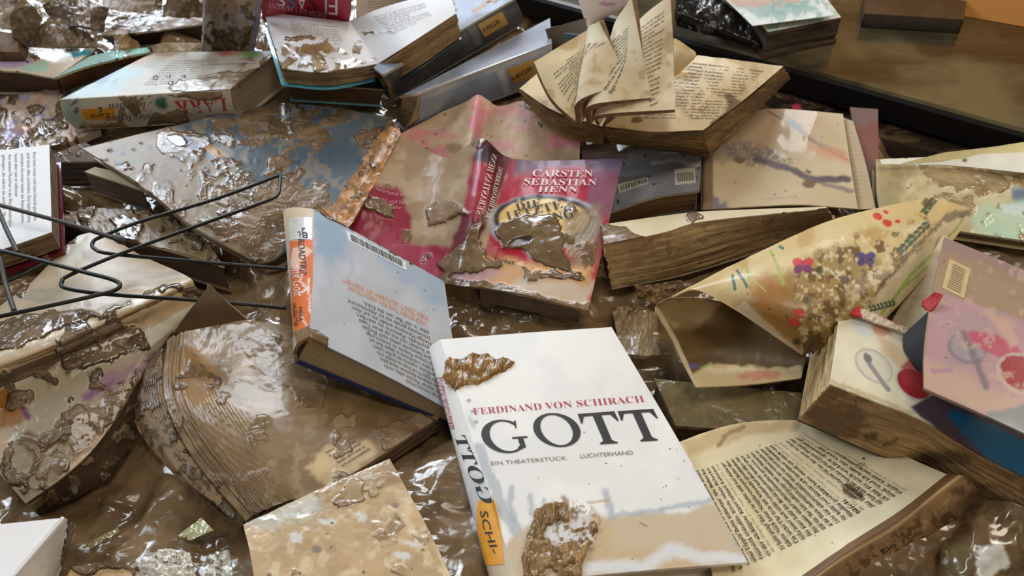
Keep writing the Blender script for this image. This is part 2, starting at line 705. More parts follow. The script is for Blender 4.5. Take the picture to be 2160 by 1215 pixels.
def title_glyph(ch):
    """wide light roman capitals drawn by hand: G, O and T, cap height .72, width 1"""
    V, F = [], []

    def quad(*p):
        k = len(V)
        V.extend(p)
        F.append(list(range(k, k + len(p))))

    def band(a0, a1, orx, ory, irx, iry, dx, n=56):
        for i in range(n):
            t0, t1 = [math.radians(a0 + (a1 - a0) * j / n) for j in (i, i + 1)]
            o0, o1 = [(.5 + orx * math.cos(t), .36 + ory * math.sin(t)) for t in (t0, t1)]
            i0, i1 = [(.5 + dx + irx * math.cos(t - .10), .36 + iry * math.sin(t - .10)) for t in (t0, t1)]
            quad(o0, o1, i1, i0)
    if ch == 'O':
        band(0, 360, .5, .375, .335, .338, 0)
    elif ch == 'G':
        band(46, 322, .5, .375, .35, .338, .035)
        quad((.78, .05), (.90, .09), (.90, .30), (.78, .30))
        quad((.66, .29), (1.0, .29), (1.0, .325), (.66, .325))
        quad((.80, .52), (.83, .52), (.86, .69), (.82, .69))
        quad((.70, .03), (.90, .09), (.82, .16), (.72, .09))
    else:
        quad((.02, .655), (.98, .655), (1.0, .72), (0, .72))
        quad((.385, .03), (.615, .03), (.615, .67), (.385, .67))
        quad((.26, 0), (.74, 0), (.74, .035), (.26, .035))
        quad((.30, .034), (.70, .034), (.615, .085), (.385, .085))
        quad((-.01, .50), (.03, .50), (.15, .66), (.01, .70))
        quad((.97, .50), (1.01, .50), (.99, .70), (.85, .66))
    return np.array(V), F


def uvquad(S, q):
    """q: pixel positions of baseline start, baseline end, top end, top start"""
    return np.array([pix2uv(S, *p) for p in q])


def put_text(name, parent, S, lines, mat, eps=.0004, cap=.72, label=None):
    """lines: list of (string, quad in pixels, offset, serif?, shear)"""
    VV, FF, n = [], [], 0
    for ln in lines:
        s, q = ln[0], ln[1]
        off = ln[2] if len(ln) > 2 else 0.0
        sf = ln[3] if len(ln) > 3 else False
        sh = ln[4] if len(ln) > 4 else 0.0
        v, f = title_glyph(s) if sf == 'title' else text_mesh(serif(s) if sf else s, off, sh)
        if not len(v):
            continue
        x0, x1 = v[:, 0].min(), v[:, 0].max()
        a = (v[:, 0] - x0) / max(1e-6, x1 - x0)
        b = v[:, 1] / cap
        if callable(q):
            uv = q(a, b)
        else:
            Q = uvquad(S, q)
            uv = (Q[0] * (1 - a)[:, None] + Q[1] * a[:, None]) * (1 - b)[:, None] + (Q[3] * (1 - a)[:, None] + Q[2] * a[:, None]) * b[:, None]
        p = S(uv[:, 0], uv[:, 1]) + normals(S, uv[:, 0], uv[:, 1]) * eps
        VV.append(p)
        FF += [[i + n for i in g] for g in f]
        n += len(v)
    if not VV:
        return None
    vs = np.vstack(VV)
    # face the viewer's side of the surface
    fs = []
    nn = normals(S, np.array([.5]), np.array([.5]))[0]
    g = FF[0]
    c = np.cross(vs[g[1]] - vs[g[0]], vs[g[2]] - vs[g[0]])
    if np.dot(c, nn) < 0:
        FF = [h[::-1] for h in FF]
    return link_mesh(name, vs, FF, mat, parent, smooth=False, label=label)


def patch(name, parent, S, q, mat, col, eps=.0003, thick=.00025, paint=None, label=None, seed=5, step=3.0):
    """a sticker stuck on S over the pixel quad q (clockwise from top left)"""
    Q = np.array([pix2uv(S, *p) for p in q])

    def R(u, v):
        u, v = np.atleast_1d(np.asarray(u, float)), np.atleast_1d(np.asarray(v, float))
        uv = (Q[0] * (1 - u)[:, None] + Q[1] * u[:, None]) * (1 - v)[:, None] + (Q[3] * (1 - u)[:, None] + Q[2] * u[:, None]) * v[:, None]
        return S(uv[:, 0], uv[:, 1]) + normals(S, uv[:, 0], uv[:, 1]) * eps
    return slab(name, R, thick, mat, parent, paint, col, None, seed, step, .0006, label=label), R


def clump(name, parent, S, pts, mat, h=.003, seed=3, col='#8a6a40', label=None, rough=.5, step=2.0, holes=()):
    """a smear of mud with its own body lying on S inside a pixel outline"""
    pts = np.array(pts, float)
    x0, y0, x1, y1 = pts[:, 0].min() - 6, pts[:, 1].min() - 6, pts[:, 0].max() + 6, pts[:, 1].max() + 6
    nu, nv = int((x1 - x0) / step) + 2, int((y1 - y0) / step) + 2
    X, Y = [q.ravel() for q in np.meshgrid(np.linspace(x0, x1, nu), np.linspace(y0, y1, nv))]
    c = Canvas(X, Y, X * 0, Y * 0, col, seed)
    m = c._poly([tuple(p) for p in pts], 7, 6, 16)
    for e in holes:
        m = m * (1 - c._ell(*e, .35, 12, 13))
    uv = np.array([pix2uv(S, *p) for p in ((x0, y0), (x1, y0), (x1, y1), (x0, y1))])
    a, b = (X - x0) / (x1 - x0), (Y - y0) / (y1 - y0)
    w = (uv[0] * (1 - a)[:, None] + uv[1] * a[:, None]) * (1 - b)[:, None] + (uv[3] * (1 - a)[:, None] + uv[2] * a[:, None]) * b[:, None]
    p, n = S(w[:, 0], w[:, 1]), normals(S, w[:, 0], w[:, 1])
    wq = 16 * fbm(X / 40, Y / 40, seed + 8, 2)
    rd = 1 - np.abs(2 * fbm((X + wq) / 17, (Y - wq) / 34, seed + 4, 2) - 1)
    hh = h * (sstep(.1, .6, m) * (.3 + .7 * rd ** 1.5 + .2 * fbm(X / 9, Y / 14, seed + 2, 2))) - .0004
    top = p + n * hh[:, None]
    fs = gridfaces(nu, nv)
    keep = m.reshape(nv, nu)
    fs = [f for f in fs if max(m[list(f)]) > .12]
    c.mixc(sstep(.55, .2, rd), '#573f22', .75)
    c.mixc(sstep(.7, 1, rd), '#a8875a', .6)
    g = fs[0]
    if np.dot(np.cross(top[g[1]] - top[g[0]], top[g[2]] - top[g[0]]), n[0]) < 0:
        fs = [f[::-1] for f in fs]
    used = sorted({i for f in fs for i in f})
    mp = {i: k for k, i in enumerate(used)}
    return link_mesh(name, top[used], [[mp[i] for i in f] for f in fs], mat, parent, c.c[used], np.zeros(len(used)), label=label)


def tube(pts, r, n=8, cap=True):
    pts = np.array(pts)
    V, Fc = [], []
    m = len(pts)
    tan = np.gradient(pts, axis=0)
    tan /= np.linalg.norm(tan, axis=1)[:, None] + 1e-12
    ref = np.array([0.0, 0, 1])
    for i in range(m):
        a = np.cross(tan[i], ref)
        if np.linalg.norm(a) < .05:
            a = np.cross(tan[i], [1.0, 0, 0])
        a /= np.linalg.norm(a)
        b = np.cross(a, tan[i])
        ri = r[i] if hasattr(r, '__len__') else r
        for k in range(n):
            t = 2 * math.pi * k / n
            V.append(pts[i] + ri * (a * math.cos(t) + b * math.sin(t)))
    for i in range(m - 1):
        for k in range(n):
            Fc.append((i * n + k, i * n + (k + 1) % n, (i + 1) * n + (k + 1) % n, (i + 1) * n + k))
    if cap:
        Fc.append(list(range(n))[::-1])
        Fc.append([(m - 1) * n + k for k in range(n)])
    return V, Fc


def curve_pts(px, n):
    q = np.array([P(*a) for a in px])
    return _wm(np.linspace(0, 1, n), len(q)) @ q


def page_text(name, parent, S, q, lines, mat, off=-.006, sf=True, up=.55, eps=.0004, label=None, ng=6):
    """lines of print between the pixel corners q: first line start, first line end, last line end, last line start"""
    q = [np.array(p, float) for p in q]
    g = np.linspace(0, 1, ng)
    G = np.array([[pix2uv(S, *((q[0] * (1 - a) + q[1] * a) * (1 - b) + (q[3] * (1 - a) + q[2] * a) * b)) for a in g] for b in g])

    def at(a, b):
        a, b = np.atleast_1d(a), np.atleast_1d(b)
        return np.einsum('ni,nj,jik->nk', _wm(a, ng), _wm(b, ng), G)
    n = len(lines)
    L_ = []
    for k, s in enumerate(lines):
        frac = 1.0
        if isinstance(s, tuple):
            s, frac = s
        if not s:
            continue
        t = k / max(1, n - 1)
        L_.append((s, (lambda a, b, t=t, frac=frac: at(a * frac, t - b * up / max(1, n - 1))), off, sf))
    return put_text(name, parent, S, L_, mat, eps, label=label)


INK = flat('printing_ink', '#2b2723', .6)
INK_SOFT = flat('faded_printing_ink', '#7d766c', .6)
INK_GREY = flat('grey_printing_ink', '#55524e', .6)
RED_INK = flat('red_printing_ink', '#b3434c', .6)
ORANGE_INK = flat('orange_printing_ink', '#d9885c', .6)
WHITE_INK = flat('white_printing_ink', '#ead9d4', .5)
LIPSUM = ('Der Kuss hatte immer noch keine Sekunde geschlafen und doch alles verändert. Das hatte nichts verändert Sie immer wieder der Revue passieren, heute aber war er selbstverständlich gewesen. '
          'Aus seinem Mund her in die Worte eindringlich gelungen, als wären sie auch so. Wann sie erst ein paar Stunden geschlafen hatte, wurde sie auch viel munterer. Liebe war nicht alles, was zählt, und die Straße lag still im Regen. '
          'Niemand sprach ein Wort, als der Wagen vor dem Haus hielt und die Tür sich langsam öffnete. Am Morgen stand das Wasser schon im Hof und niemand wusste, woher es kam.').split()


def prose(n, chars, seed):
    rr = random.Random(seed)
    i = rr.randrange(len(LIPSUM))
    out = []
    for _ in range(n):
        s = ''
        while len(s) < chars:
            s += LIPSUM[i % len(LIPSUM)] + ' '
            i += 1
        s = s.strip()
        out.append((s, 1.0) if rr.random() > .14 else (s[:int(len(s) * .6)], .6))
    return out


GLOSS = wet(paper_rough=.28, coat=.35, edge=.5)
MATT = wet(paper_rough=.55, edge=.6)
SILT = wet(paper_rough=.5, mud_rough=.3, mudA='#8f795c', mudB='#b7a184', edge=.7, bump=.6)
HEAVY = wet(paper_rough=.4, mud_rough=.2, mudA='#6d5a43', mudB='#97826a', edge=.8, bump=1.5, ripple=1.4)
PAPER = wet(paper_rough=.7, grain=.06, mudA='#84694a', mudB='#a58a64', edge=.5, bump=.5)
PAGES = wet(paper_rough=.75, pages=60., grain=.15)
PAGES_CLEAN = wet(paper_rough=.75, pages=26., grain=.05, pstr=.12)
PAGES_MUD = wet(paper_rough=.6, mud_rough=.35, pages=44., grain=.25, mudA='#5f4c37', mudB='#806a4e', edge=.7)
MUDLUMP = wet(paper_rough=.24, mud_rough=.16, grain=.2, bump=.8)

# ================================================================== the white book in front
WHITE = wet(paper_rough=.33, coat=.25, grain=.015, mudA='#8a6a42', mudB='#a3845a', edge=.35, bump=.6)


def p_gott(c):
    c.cloud('#dcdcda', 120, .4, .7, .5)
    # the ink and silt that ran up the lower third
    c.poly([(1080, 1135), (1150, 1085), (1280, 1095), (1360, 1080), (1440, 1085), (1500, 1060), (1600, 1060), (1640, 1260), (1000, 1260)], '#c9b79b', 7, 8, 40)
    c.poly([(1255, 1085), (1285, 1085), (1300, 1160), (1500, 1160), (1565, 1165), (1600, 1250), (1220, 1250)], '#c9ae88', 12, 10, 50, .8)
    for q, wd in (([(1275, 1035), (1284, 1060), (1290, 1090)], 7), ([(1300, 1084), (1395, 1078)], 5), ([(1395, 1074), (1470, 1062), (1530, 1050)], 6), ([(1010, 950), (1045, 1030), (1060, 1075), (1090, 1120)], 13),
                  ([(1078, 1032), (1075, 1060), (1085, 1095)], 7), ([(1120, 1045), (1122, 1085)], 5), ([(1148, 1052), (1150, 1075)], 4), ([(1470, 985), (1500, 1030), (1525, 1060)], 8), ([(1535, 1090), (1560, 1150), (1575, 1185)], 7)):
        c.line(q, wd, '#a9b0b8', 5, 6, 14, .75)
    c.line([(1230, 1200), (1360, 1195), (1420, 1160), (1480, 1175), (1570, 1180)], 14, '#dcdde0', 9, 9, 25, .85)
    c.line([(990, 880), (1000, 900)], 4, '#b5b8bd', 4, 3, 8, .7)
    for x, y in ((989, 845), (998, 868), (1004, 890)):
        c.ell(x, y, 5, 4, '#a4a8ae', soft=.6)
    c.ell(1192, 1128, 62, 52, '#d4d2d0', -20, .2, 10, 14)
    mm = c._ell(1215, 1115, 50, 55, 0, .3, 8, 14)
    c.mixc(sstep(.54, .62, fbm(c.x / 8, c.y / 8, 61, 4)) * mm, '#7a5526', .85)
    c.line([(1190, 1050), (1200, 1075), (1215, 1095)], 5, '#84602e', 4, 8, 7, .8)
    c.speck(26, (1130, 900, 1560, 1190), .8, 1.8, '#6d5233')
    c.line([(1350, 1103), (1365, 1110)], 1.2, '#7a5f40', 1)
    c.line([(1240, 1060), (1285, 1055)], 3, '#bb9a72', 3, 4, 8, .7)


def p_gott_spine(c):
    c.poly([(985, 1000), (1060, 1000), (1120, 1300), (1000, 1300)], '#bcc0c3', 14, 8, 30, .7)
    c.poly([(1020, 1140), (1120, 1120), (1130, 1300), (1020, 1300)], '#cdb892', 10, 6, 30, .9)


def gott():
    b = book('hardcover_book', 'white hardcover titled GOTT in large black letters, two mud smears on its cover', 'book',
             [[(929, 716, .058), (1108, 702, .058), (1290, 690, .055)], [(1000, 940, .058), (1200, 930, .0585), (1425, 918, .055)], [(1092, 1231, .058), (1330, 1206, .058), (1577, 1186, .055)]],
             [[(914, 752, .036), (1285, 716, .036)], [(1046, 1262, .036), (1580, 1212, .036)]],
             'u0', .006, WHITE, PAGES_CLEAN, p_gott, '#f0eeea', p_gott_spine, '#f0eeea', '#cbb595', jit=.0001, seed=11, step=2.6, cov='front_cover', back='#e8e4dc', bbase='#e8e4dc')
    r, T, S = b['root'], b['T'], b['S']
    put_text('author_lettering', r, T, [('FERDINAND VON SCHIRACH', [(1000, 875), (1360, 848), (1355, 834), (997, 861)], -.010, True)], RED_INK, label='red serif author line')
    hat = flat('black_hatched_ink', '#2c2b2b', .5)
    L_ = [('G', [(1028, 958), (1122, 951), (1100, 884), (1006, 891)], 0, 'title'), ('O', [(1140, 945), (1236, 938), (1210, 870), (1114, 877)], 0, 'title'),
          ('T', [(1246, 939), (1324, 934), (1297, 868), (1217, 874)], 0, 'title'), ('T', [(1331, 933), (1408, 928), (1379, 863), (1301, 868)], 0, 'title')]
    put_text('title_lettering', r, T, L_, hat, label='large black serif title')
    put_text('subtitle_lettering', r, T, [('EIN THEATERSTÜCK', [(1037, 982), (1196, 970), (1194, 962), (1035, 974)], 0, False), ('LUCHTERHAND', [(1225, 967), (1336, 959), (1333, 950), (1223, 958)], 0, False)], INK_SOFT, label='small grey line')
    put_text('spine_lettering', r, S, [('FERDINAND VON SCHIRACH', [(950, 905), (919, 795), (934, 795), (962, 905)], -.006, True)], RED_INK)
    put_text('spine_title_lettering', r, S, [('GOTT', [(1017, 1062), (958, 918), (983, 918), (1043, 1062)], -.004, True)], hat)
    st, R = patch('library_sticker', r, S, [(1010, 1055), (1043, 1055), (1064, 1190), (1030, 1190)], flat('orange_sticker', '#eda534', .4, coat=.3), '#eda534', label='orange library sticker')
    put_text('sticker_lettering', st, R, [('SCHI-', [(1013, 1078), (1040, 1168), (1056, 1166), (1030, 1078)])], INK)
    cm = wet(paper_rough=.22, grain=.35, scale=160.)
    clump('mud_smear', r, T, [(945, 760), (960, 765), (1000, 748), (1030, 754), (1045, 764), (1072, 757), (1082, 768), (1065, 784), (1040, 790), (1030, 800), (1012, 806), (985, 810), (962, 818), (948, 806), (938, 790)], cm, .0035, 31, '#84602e', 'wrinkled brown mud smear near the top')
    clump('mud_smear', r, T, [(1132, 1080), (1160, 1066), (1192, 1062), (1215, 1075), (1250, 1095), (1262, 1120), (1240, 1160), (1225, 1190), (1225, 1222), (1105, 1222), (1102, 1180), (1115, 1130)], cm, .0035, 34, '#82653c', 'brown mud smear with a bare patch near the bottom', holes=((1182, 1128, 40, 26, -20), (1228, 1092, 34, 26, 30), (1232, 1140, 26, 12, -50), (1160, 1212, 20, 9, 0), (1200, 1196, 14, 7, 0)))


gott()

# ================================================================== grey-blue book with the orange spine
def p_road(c):
    c.cloud('#bfc2c9', 90, .4, .65, .6)
    c.poly([(655, 430), (720, 470), (740, 520), (700, 560), (668, 540)], '#7f9db8', 16, 14, 26, .8)
    c.poly([(780, 515), (940, 590), (950, 660), (900, 640), (820, 570)], '#93a9c0', 14, 14, 26, .7)
    for q in ([(730, 500), (745, 560), (735, 600)], [(680, 520), (700, 600)], [(920, 625), (880, 680), (900, 700)]):
        c.line(q, 3, '#9aa5b6', 4, 6, 12, .6)
    c.mline([(655, 437), (760, 490), (880, 556), (938, 590)], 5, .8, 3, 6)
    c.mpoly([(640, 690), (660, 694), (695, 715), (690, 735), (640, 735)], .95)
    c.speck(10, (700, 520, 930, 800), .7, 1.5, '#5b4f43')


def p_road_spine(c):
    c.poly([(560, 420), (680, 420), (680, 470), (640, 500), (560, 505)], '#d9c3a6', 8, 6, 20)
    c.poly([(590, 500), (615, 500), (625, 640), (600, 640)], '#b7c3c6', 6, 5, 20, .7)
    c.poly([(610, 508), (662, 505), (662, 712), (625, 765), (618, 690)], '#dd6f30', 2.5, 2, 20)
    c.poly([(617, 525), (640, 516), (660, 530), (640, 548), (622, 572), (612, 560)], '#f0d5c0', 1, 2, 8, .75)
    for q in ([(650, 588), (654, 660)], [(640, 575), (632, 590), (648, 610), (630, 620)], [(628, 560), (645, 572)], [(632, 660), (648, 690)]):
        c.line(q, 1.6, '#f4ece6', 1.2, 3, 8, .9)
    c.mpoly([(618, 700), (652, 688), (690, 735), (620, 775)], .95, 4)


def road():
    T = surf([[(661, 441, .086), (800, 517, .067), (937, 594, .046)], [(660, 580, .086), (815, 660, .063), (958, 735, .036)], [(652, 712, .086), (820, 795, .057), (985, 885, .024)]])
    b = book('hardcover_book', 'grey-blue hardcover with orange spine and barcoded back cover, beside the GOTT book', 'book', T,
             [[(597, 444, .070), (900, 640, .026)], [(624, 766, .064), (965, 902, .012)]], 'u0', .005,
             wet(paper_rough=.55, coat=.04, grain=.05, edge=.45, spec=.3), PAGES_CLEAN, p_road, '#b1b4bb', p_road_spine, '#cfc0a8', '#9d8666', jit=.0001, seed=21, cov='back_board', back='#1c2440', bbase='#20284a')
    r, T, S = b['root'], b['T'], b['S']
    lab, R = patch('barcode_label', r, T, [(730, 487), (856, 552), (858, 571), (735, 508)], flat('white_label', '#d6d9dd', .4), '#d6d9dd', label='white barcode label')
    # the bars of the code, one mesh
    V, F = [], []
    rr = random.Random(5)
    x = .06
    while x < .94:
        wv = rr.choice((.007, .011, .018))
        q = R(np.array([x, x + wv, x + wv, x]), np.array([.15, .15, .85, .85]))
        q = q + normals(R, np.array([.5]), np.array([.5])) * .0004
        k = len(V)
        V += list(q)
        F.append((k + 3, k + 2, k + 1, k))
        x += wv + rr.choice((.006, .009, .013))
    link_mesh('barcode', V, F, INK, lab, smooth=False)
    # upside down print on the back cover
    o = [('MIRA ZEIGT: GLAUBEN IST FREIHEIT', [(902, 667), (722, 585), (722, 594), (902, 677)]), ('UND JEDEN TAG EIN ABENTEUER.', [(900, 680), (731, 600), (731, 609), (900, 690)])]
    put_text('orange_lettering', r, T, o, ORANGE_INK, label='orange upside-down heading')
    tx = [('oder in der Bar um die Ecke.', 888, 692, 757, 626), ('Schrottplatz gerade wie am Atlantikstrand', 916, 718, 727, 614), ('Heilige Momente erlebt sie auf dem', 905, 724, 742, 646), ('beschließt, Pastorin zu werden.', 897, 732, 750, 660),
          ('Das Studium und was sie einen Tages', 904, 747, 724, 652), ('Hund Sehnsucht selbst nach Buches', 911, 762, 727, 664), ('und ruhelose Moderne, ihr Schwarm prägt', 917, 777, 728, 679), ('die kleine Unendlichkeit zu diesem Buch auf', 915, 788, 735, 690),
          ('dem Rücken angesichts der großen Lebens', 912, 800, 742, 708), ('dem Angst Mirow, findet sie plötzlich nicht', 908, 810, 748, 722), ('Das klangvolle Benehmen dieses Jesus', 906, 822, 752, 740), ('er kleiner Person alles, nicht', 901, 832, 790, 770), ('Sie liebt ihren alten VW-Bulli', 897, 792, 795, 735)]
    L_ = []
    for k, (s, *_) in enumerate(tx):
        x1, y1 = 905 + 2.0 * k, 700 + 11.4 * k
        f = 1 if k not in (0, 12) else .78
        x0, y0 = x1 - 178 * f + k * 5.5, y1 - 82 * f + k * 2.2
        L_.append((s, [(x1, y1), (x0, y0), (x0, y0 + 8), (x1, y1 + 8)]))
    put_text('blurb_lettering', r, T, L_, INK_GREY, label='upside-down printed blurb')
    st, R2 = patch('spine_label', r, S, [(610, 462), (658, 459), (658, 506), (612, 508)], flat('white_spine_label', '#dcdad6', .35, coat=.3), '#e8e4de', label='white spine label')
    put_text('label_lettering', st, R2, [('Bi', [(649, 491), (632, 491), (632, 503), (649, 503)]), ('2°', [(645, 481), (628, 481), (628, 492), (645, 492)])], INK)
    put_text('title_lettering', r, S, [('ROADTRIP', [(628, 505), (634, 580), (648, 580), (643, 505)])], INK)
    put_text('script_lettering', r, S, [('mit Gott', [(616, 566), (622, 628), (646, 626), (642, 564)], 0, False, .3)], WHITE_INK)
    put_text('author_lettering', r, S, [('MIRA', [(629, 648), (631, 678), (640, 678), (638, 648)]), ('UNGEWITTER', [(617, 640), (621, 688), (629, 688), (626, 640)])], INK)


road()

# ================================================================== the crimson jacket
def p_carsten(c):
    c.cloud('#c7b095', 40, .45, .65, .6)
    # inner back panel
    c.poly([(690, 420), (780, 392), (840, 400), (856, 440), (866, 452), (866, 520), (1000, 520), (960, 640), (660, 640)], '#96273f', 6, 9, 24)
    c.poly([(720, 480), (800, 480), (930, 545), (930, 610), (700, 610)], '#b84866', 18, 14, 30, .7)
    # spine
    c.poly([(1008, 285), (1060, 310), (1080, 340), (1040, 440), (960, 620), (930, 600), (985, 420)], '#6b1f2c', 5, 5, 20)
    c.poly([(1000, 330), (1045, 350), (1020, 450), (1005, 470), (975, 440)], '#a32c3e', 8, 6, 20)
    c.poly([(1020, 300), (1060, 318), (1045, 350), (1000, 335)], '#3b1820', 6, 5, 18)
    # front panel
    c.poly([(1078, 325), (1320, 325), (1250, 660), (1030, 640), (1015, 560), (1045, 440)], '#b01c36', 4, 5, 20)
    c.poly([(1085, 330), (1320, 330), (1305, 362), (1180, 352), (1085, 368)], '#5f6378', 8, 8, 22, .75)
    c.poly([(1260, 330), (1320, 330), (1290, 470), (1240, 430), (1250, 370)], '#75748a', 7, 9, 18, .6)
    c.ell(1148, 470, 120, 60, '#aeb0bd', 0, .06, 5, 25)
    c.ell(1146, 462, 104, 50, '#322b30', 0, .04, 3, 25)
    c.ell(1146, 462, 95, 42, '#e3c07a', 0, .04, 3, 25)
    c.poly([(1030, 540), (1250, 560), (1235, 650), (960, 610)], '#d9a877', 12, 12, 25)
    c.poly([(1090, 580), (1250, 600), (1235, 655), (1060, 640)], '#cbb6a0', 8, 12, 25)
    c.poly([(940, 560), (1020, 540), (1060, 580), (960, 610)], '#caa8b4', 12, 12, 25, .8)
    # mud
    c.mpoly([(1040, 490), (1058, 468), (1110, 452), (1165, 456), (1184, 480), (1190, 535), (1212, 580), (1172, 570), (1140, 560), (1100, 530), (1060, 525)], .95, 7, 8)
    c.poly([(1190, 450), (1270, 430), (1262, 560), (1200, 560)], '#8d7a62', 9, 9, 14, .75)
    for k in range(9):
        c.line([(1192 + k * 8, 462 - k * 2), (1196 + k * 7, 540)], 1.3, '#b8a68c', 1, 3, 9, .8)
    c.mpoly([(1215, 520), (1262, 500), (1255, 580), (1225, 590)], .6, 10, 10)
    c.mpoly([(1020, 450), (1010, 500), (1030, 540), (1070, 560), (1000, 580), (935, 590), (920, 560), (970, 520)], .9, 8, 12)
    c.mpoly([(1090, 560), (1230, 575), (1240, 600), (1100, 590)], .7, 10, 14)
    c.mpoly([(900, 430), (960, 425), (1000, 450), (900, 490)], .75, 9, 12)
    c.mpoly([(760, 410), (840, 430), (830, 460), (760, 440)], .65, 8, 10)
    c.mline([(940, 598), (1060, 612), (1160, 645), (1235, 655)], 14, .8, 6, 8)
    c.mclear(1098, 512, 26, 7, .7, -15)
    c.mclear(1200, 615, 60, 20, .9, 5)
    c.mcloud(50, .62, .72, .5)
    c.mclear(1180, 380, 120, 46, 1, 0, .15)
    c.mclear(900, 330, 70, 60, 1, 0, .2)


def carsten():
    S = surf([[(832, 274, .088), (880, 304, .07), (936, 332, .062), (975, 314, .078), (1008, 294, .097), (1030, 300, .097), (1083, 335, .08), (1200, 338, .077), (1314, 334, .08)],
              [(772, 395, .074), (830, 430, .06), (905, 446, .054), (950, 440, .07), (992, 428, .087), (1015, 440, .086), (1066, 466, .075), (1170, 474, .074), (1282, 478, .074)],
              [(700, 545, .036), (780, 590, .03), (868, 605, .026), (912, 604, .032), (950, 600, .040), (972, 604, .044), (1040, 612, .05), (1130, 630, .058), (1240, 658, .056)]])
    root = thing('paperback_book', 'crumpled crimson paperback by CARSTEN SEBASTIAN HENN, folded into a ridge and smeared with mud', 'book', tuple(S([.5], [.9])[0] - np.array([0, 0, .03])))
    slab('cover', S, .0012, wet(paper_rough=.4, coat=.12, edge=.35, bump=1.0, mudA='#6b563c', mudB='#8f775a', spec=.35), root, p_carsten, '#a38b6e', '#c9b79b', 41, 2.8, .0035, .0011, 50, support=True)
    # the pages under its right half
    R = lambda u, v: S(.70 + np.asarray(u) * .28, .06 + np.asarray(v) * .91) - np.array([0, 0, .002])
    block('page_block', R, shift(R, (0, .004, -.022)), PAGES_MUD, root, '#7f6a50', None, 43, 8, inset=(0, 0, 0, 0))
    put_text('author_lettering', root, S, [('CARSTEN', [(1122, 374), (1250, 375), (1251, 360), (1125, 359)], -.004, True), ('SEBASTIAN', [(1104, 391), (1258, 393), (1259, 379), (1107, 377)], -.004, True), ('HENN', [(1134, 407), (1217, 407), (1219, 395), (1137, 395)], -.004, True)], WHITE_INK, .0014, label='white serif author name')
    put_text('title_lettering', root, S, [('DIE', [(1090, 446), (1144, 436), (1140, 421), (1086, 431)], -.003, True), ('LETZTE', [(1072, 466), (1188, 440), (1182, 423), (1066, 449)], -.003, True), ('ZEITUNG', [(1082, 487), (1212, 459), (1206, 441), (1076, 469)], -.003, True)], INK, .0014, label='black title in the yellow oval')
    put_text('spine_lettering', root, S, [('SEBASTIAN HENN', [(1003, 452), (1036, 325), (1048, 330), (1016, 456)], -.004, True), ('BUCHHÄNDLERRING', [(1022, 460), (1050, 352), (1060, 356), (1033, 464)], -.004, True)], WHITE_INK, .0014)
    put_text('blurb_lettering', root, S, [('wieder liest es das', [(790, 402), (856, 416), (858, 408), (793, 394)]), ('Veronika und bei', [(776, 416), (856, 432), (858, 425), (778, 408)]), ('sondern mehr', [(772, 428), (846, 443), (848, 436), (774, 421)])], flat('pink_ink', '#c98a98', .5), .0012)
    put_text('bottom_lettering', root, S, [('Bücher', [(1042, 552), (1086, 560), (1088, 550), (1044, 542)], -.002, True)], INK, .0014)


carsten()


def p_pink(c):
    c.cloud('#d7bda0', 50, .4, .6, .6)
    for cx, cy, rx, ry, a in ((900, 285, 60, 12, .7), (1010, 250, 18, 50, .9), (925, 320, 40, 14, .8), (1110, 235, 80, 16, .6), (1190, 300, 40, 16, .8), (1060, 310, 40, 14, .6), (1100, 270, 40, 8, .4)):
        c.ell(cx, cy, rx, ry, '#dd8698', 0, .5, 20, 16, a)
    c.ell(960, 315, 20, 12, '#9a7f62', 0, .4, 8, 14)
    c.speck(30, (870, 215, 1220, 330), 1, 3, '#8a7456')
    c.mcloud(60, .55, .75, .45)


S = surf([[(846, 282, .052), (925, 240, .062), (980, 216, .078), (1007, 199, .09), (1030, 212, .08), (1054, 224, .068), (1110, 214, .066), (1170, 248, .062), (1224, 292, .058)],
          [(860, 345, .04), (930, 350, .05), (960, 345, .06), (985, 340, .07), (1010, 345, .06), (1050, 350, .052), (1100, 350, .05), (1170, 350, .048), (1222, 350, .045)]])
tag(slab('book_jacket', S, .0008, SILT, None, p_pink, '#c8ab8a', '#c8b08f', 51, 3, .001, .0012, 50, support=True), 'silt-caked beige and pink jacket with a sharp fold, behind the crimson paperback', 'book jacket')

# ================================================================== two archive books with yellow labels
def p_blue(c):
    c.cloud('#b3bccb', 60, .4, .6, .6)
    c.poly([(1060, 105), (1110, 70), (1120, 85), (1065, 125)], '#a08a98', 8, 8, 18, .7)
    c.poly([(1000, 110), (1150, 55), (1155, 80), (1020, 150)], '#75809a', 12, 12, 20, .5)
    c.mpoly([(835, 200), (890, 195), (900, 215), (850, 230)], .8)


def p_blue_sp(c):
    c.poly([(840, 190), (1180, 60), (1180, 100), (880, 215)], '#c6cad2', 4, 3, 20, .7)
    c.cloud('#8693a8', 50, .45, .65, .5)
    c.mpoly([(835, 205), (885, 195), (885, 245), (850, 280), (830, 280)], .9, 5, 8)
    c.poly([(1048, 150), (1062, 144), (1078, 195), (1064, 200)], '#c9ccd0', 2, 1)


def label_blue(r, S, q, t, name):
    st, R = patch('library_label', r, S, q, flat('yellow_label', '#c79c54', .5), '#c79c54', label='yellow library label')
    put_text('label_lettering', st, R, [('HIGB', t)], INK)
    return st


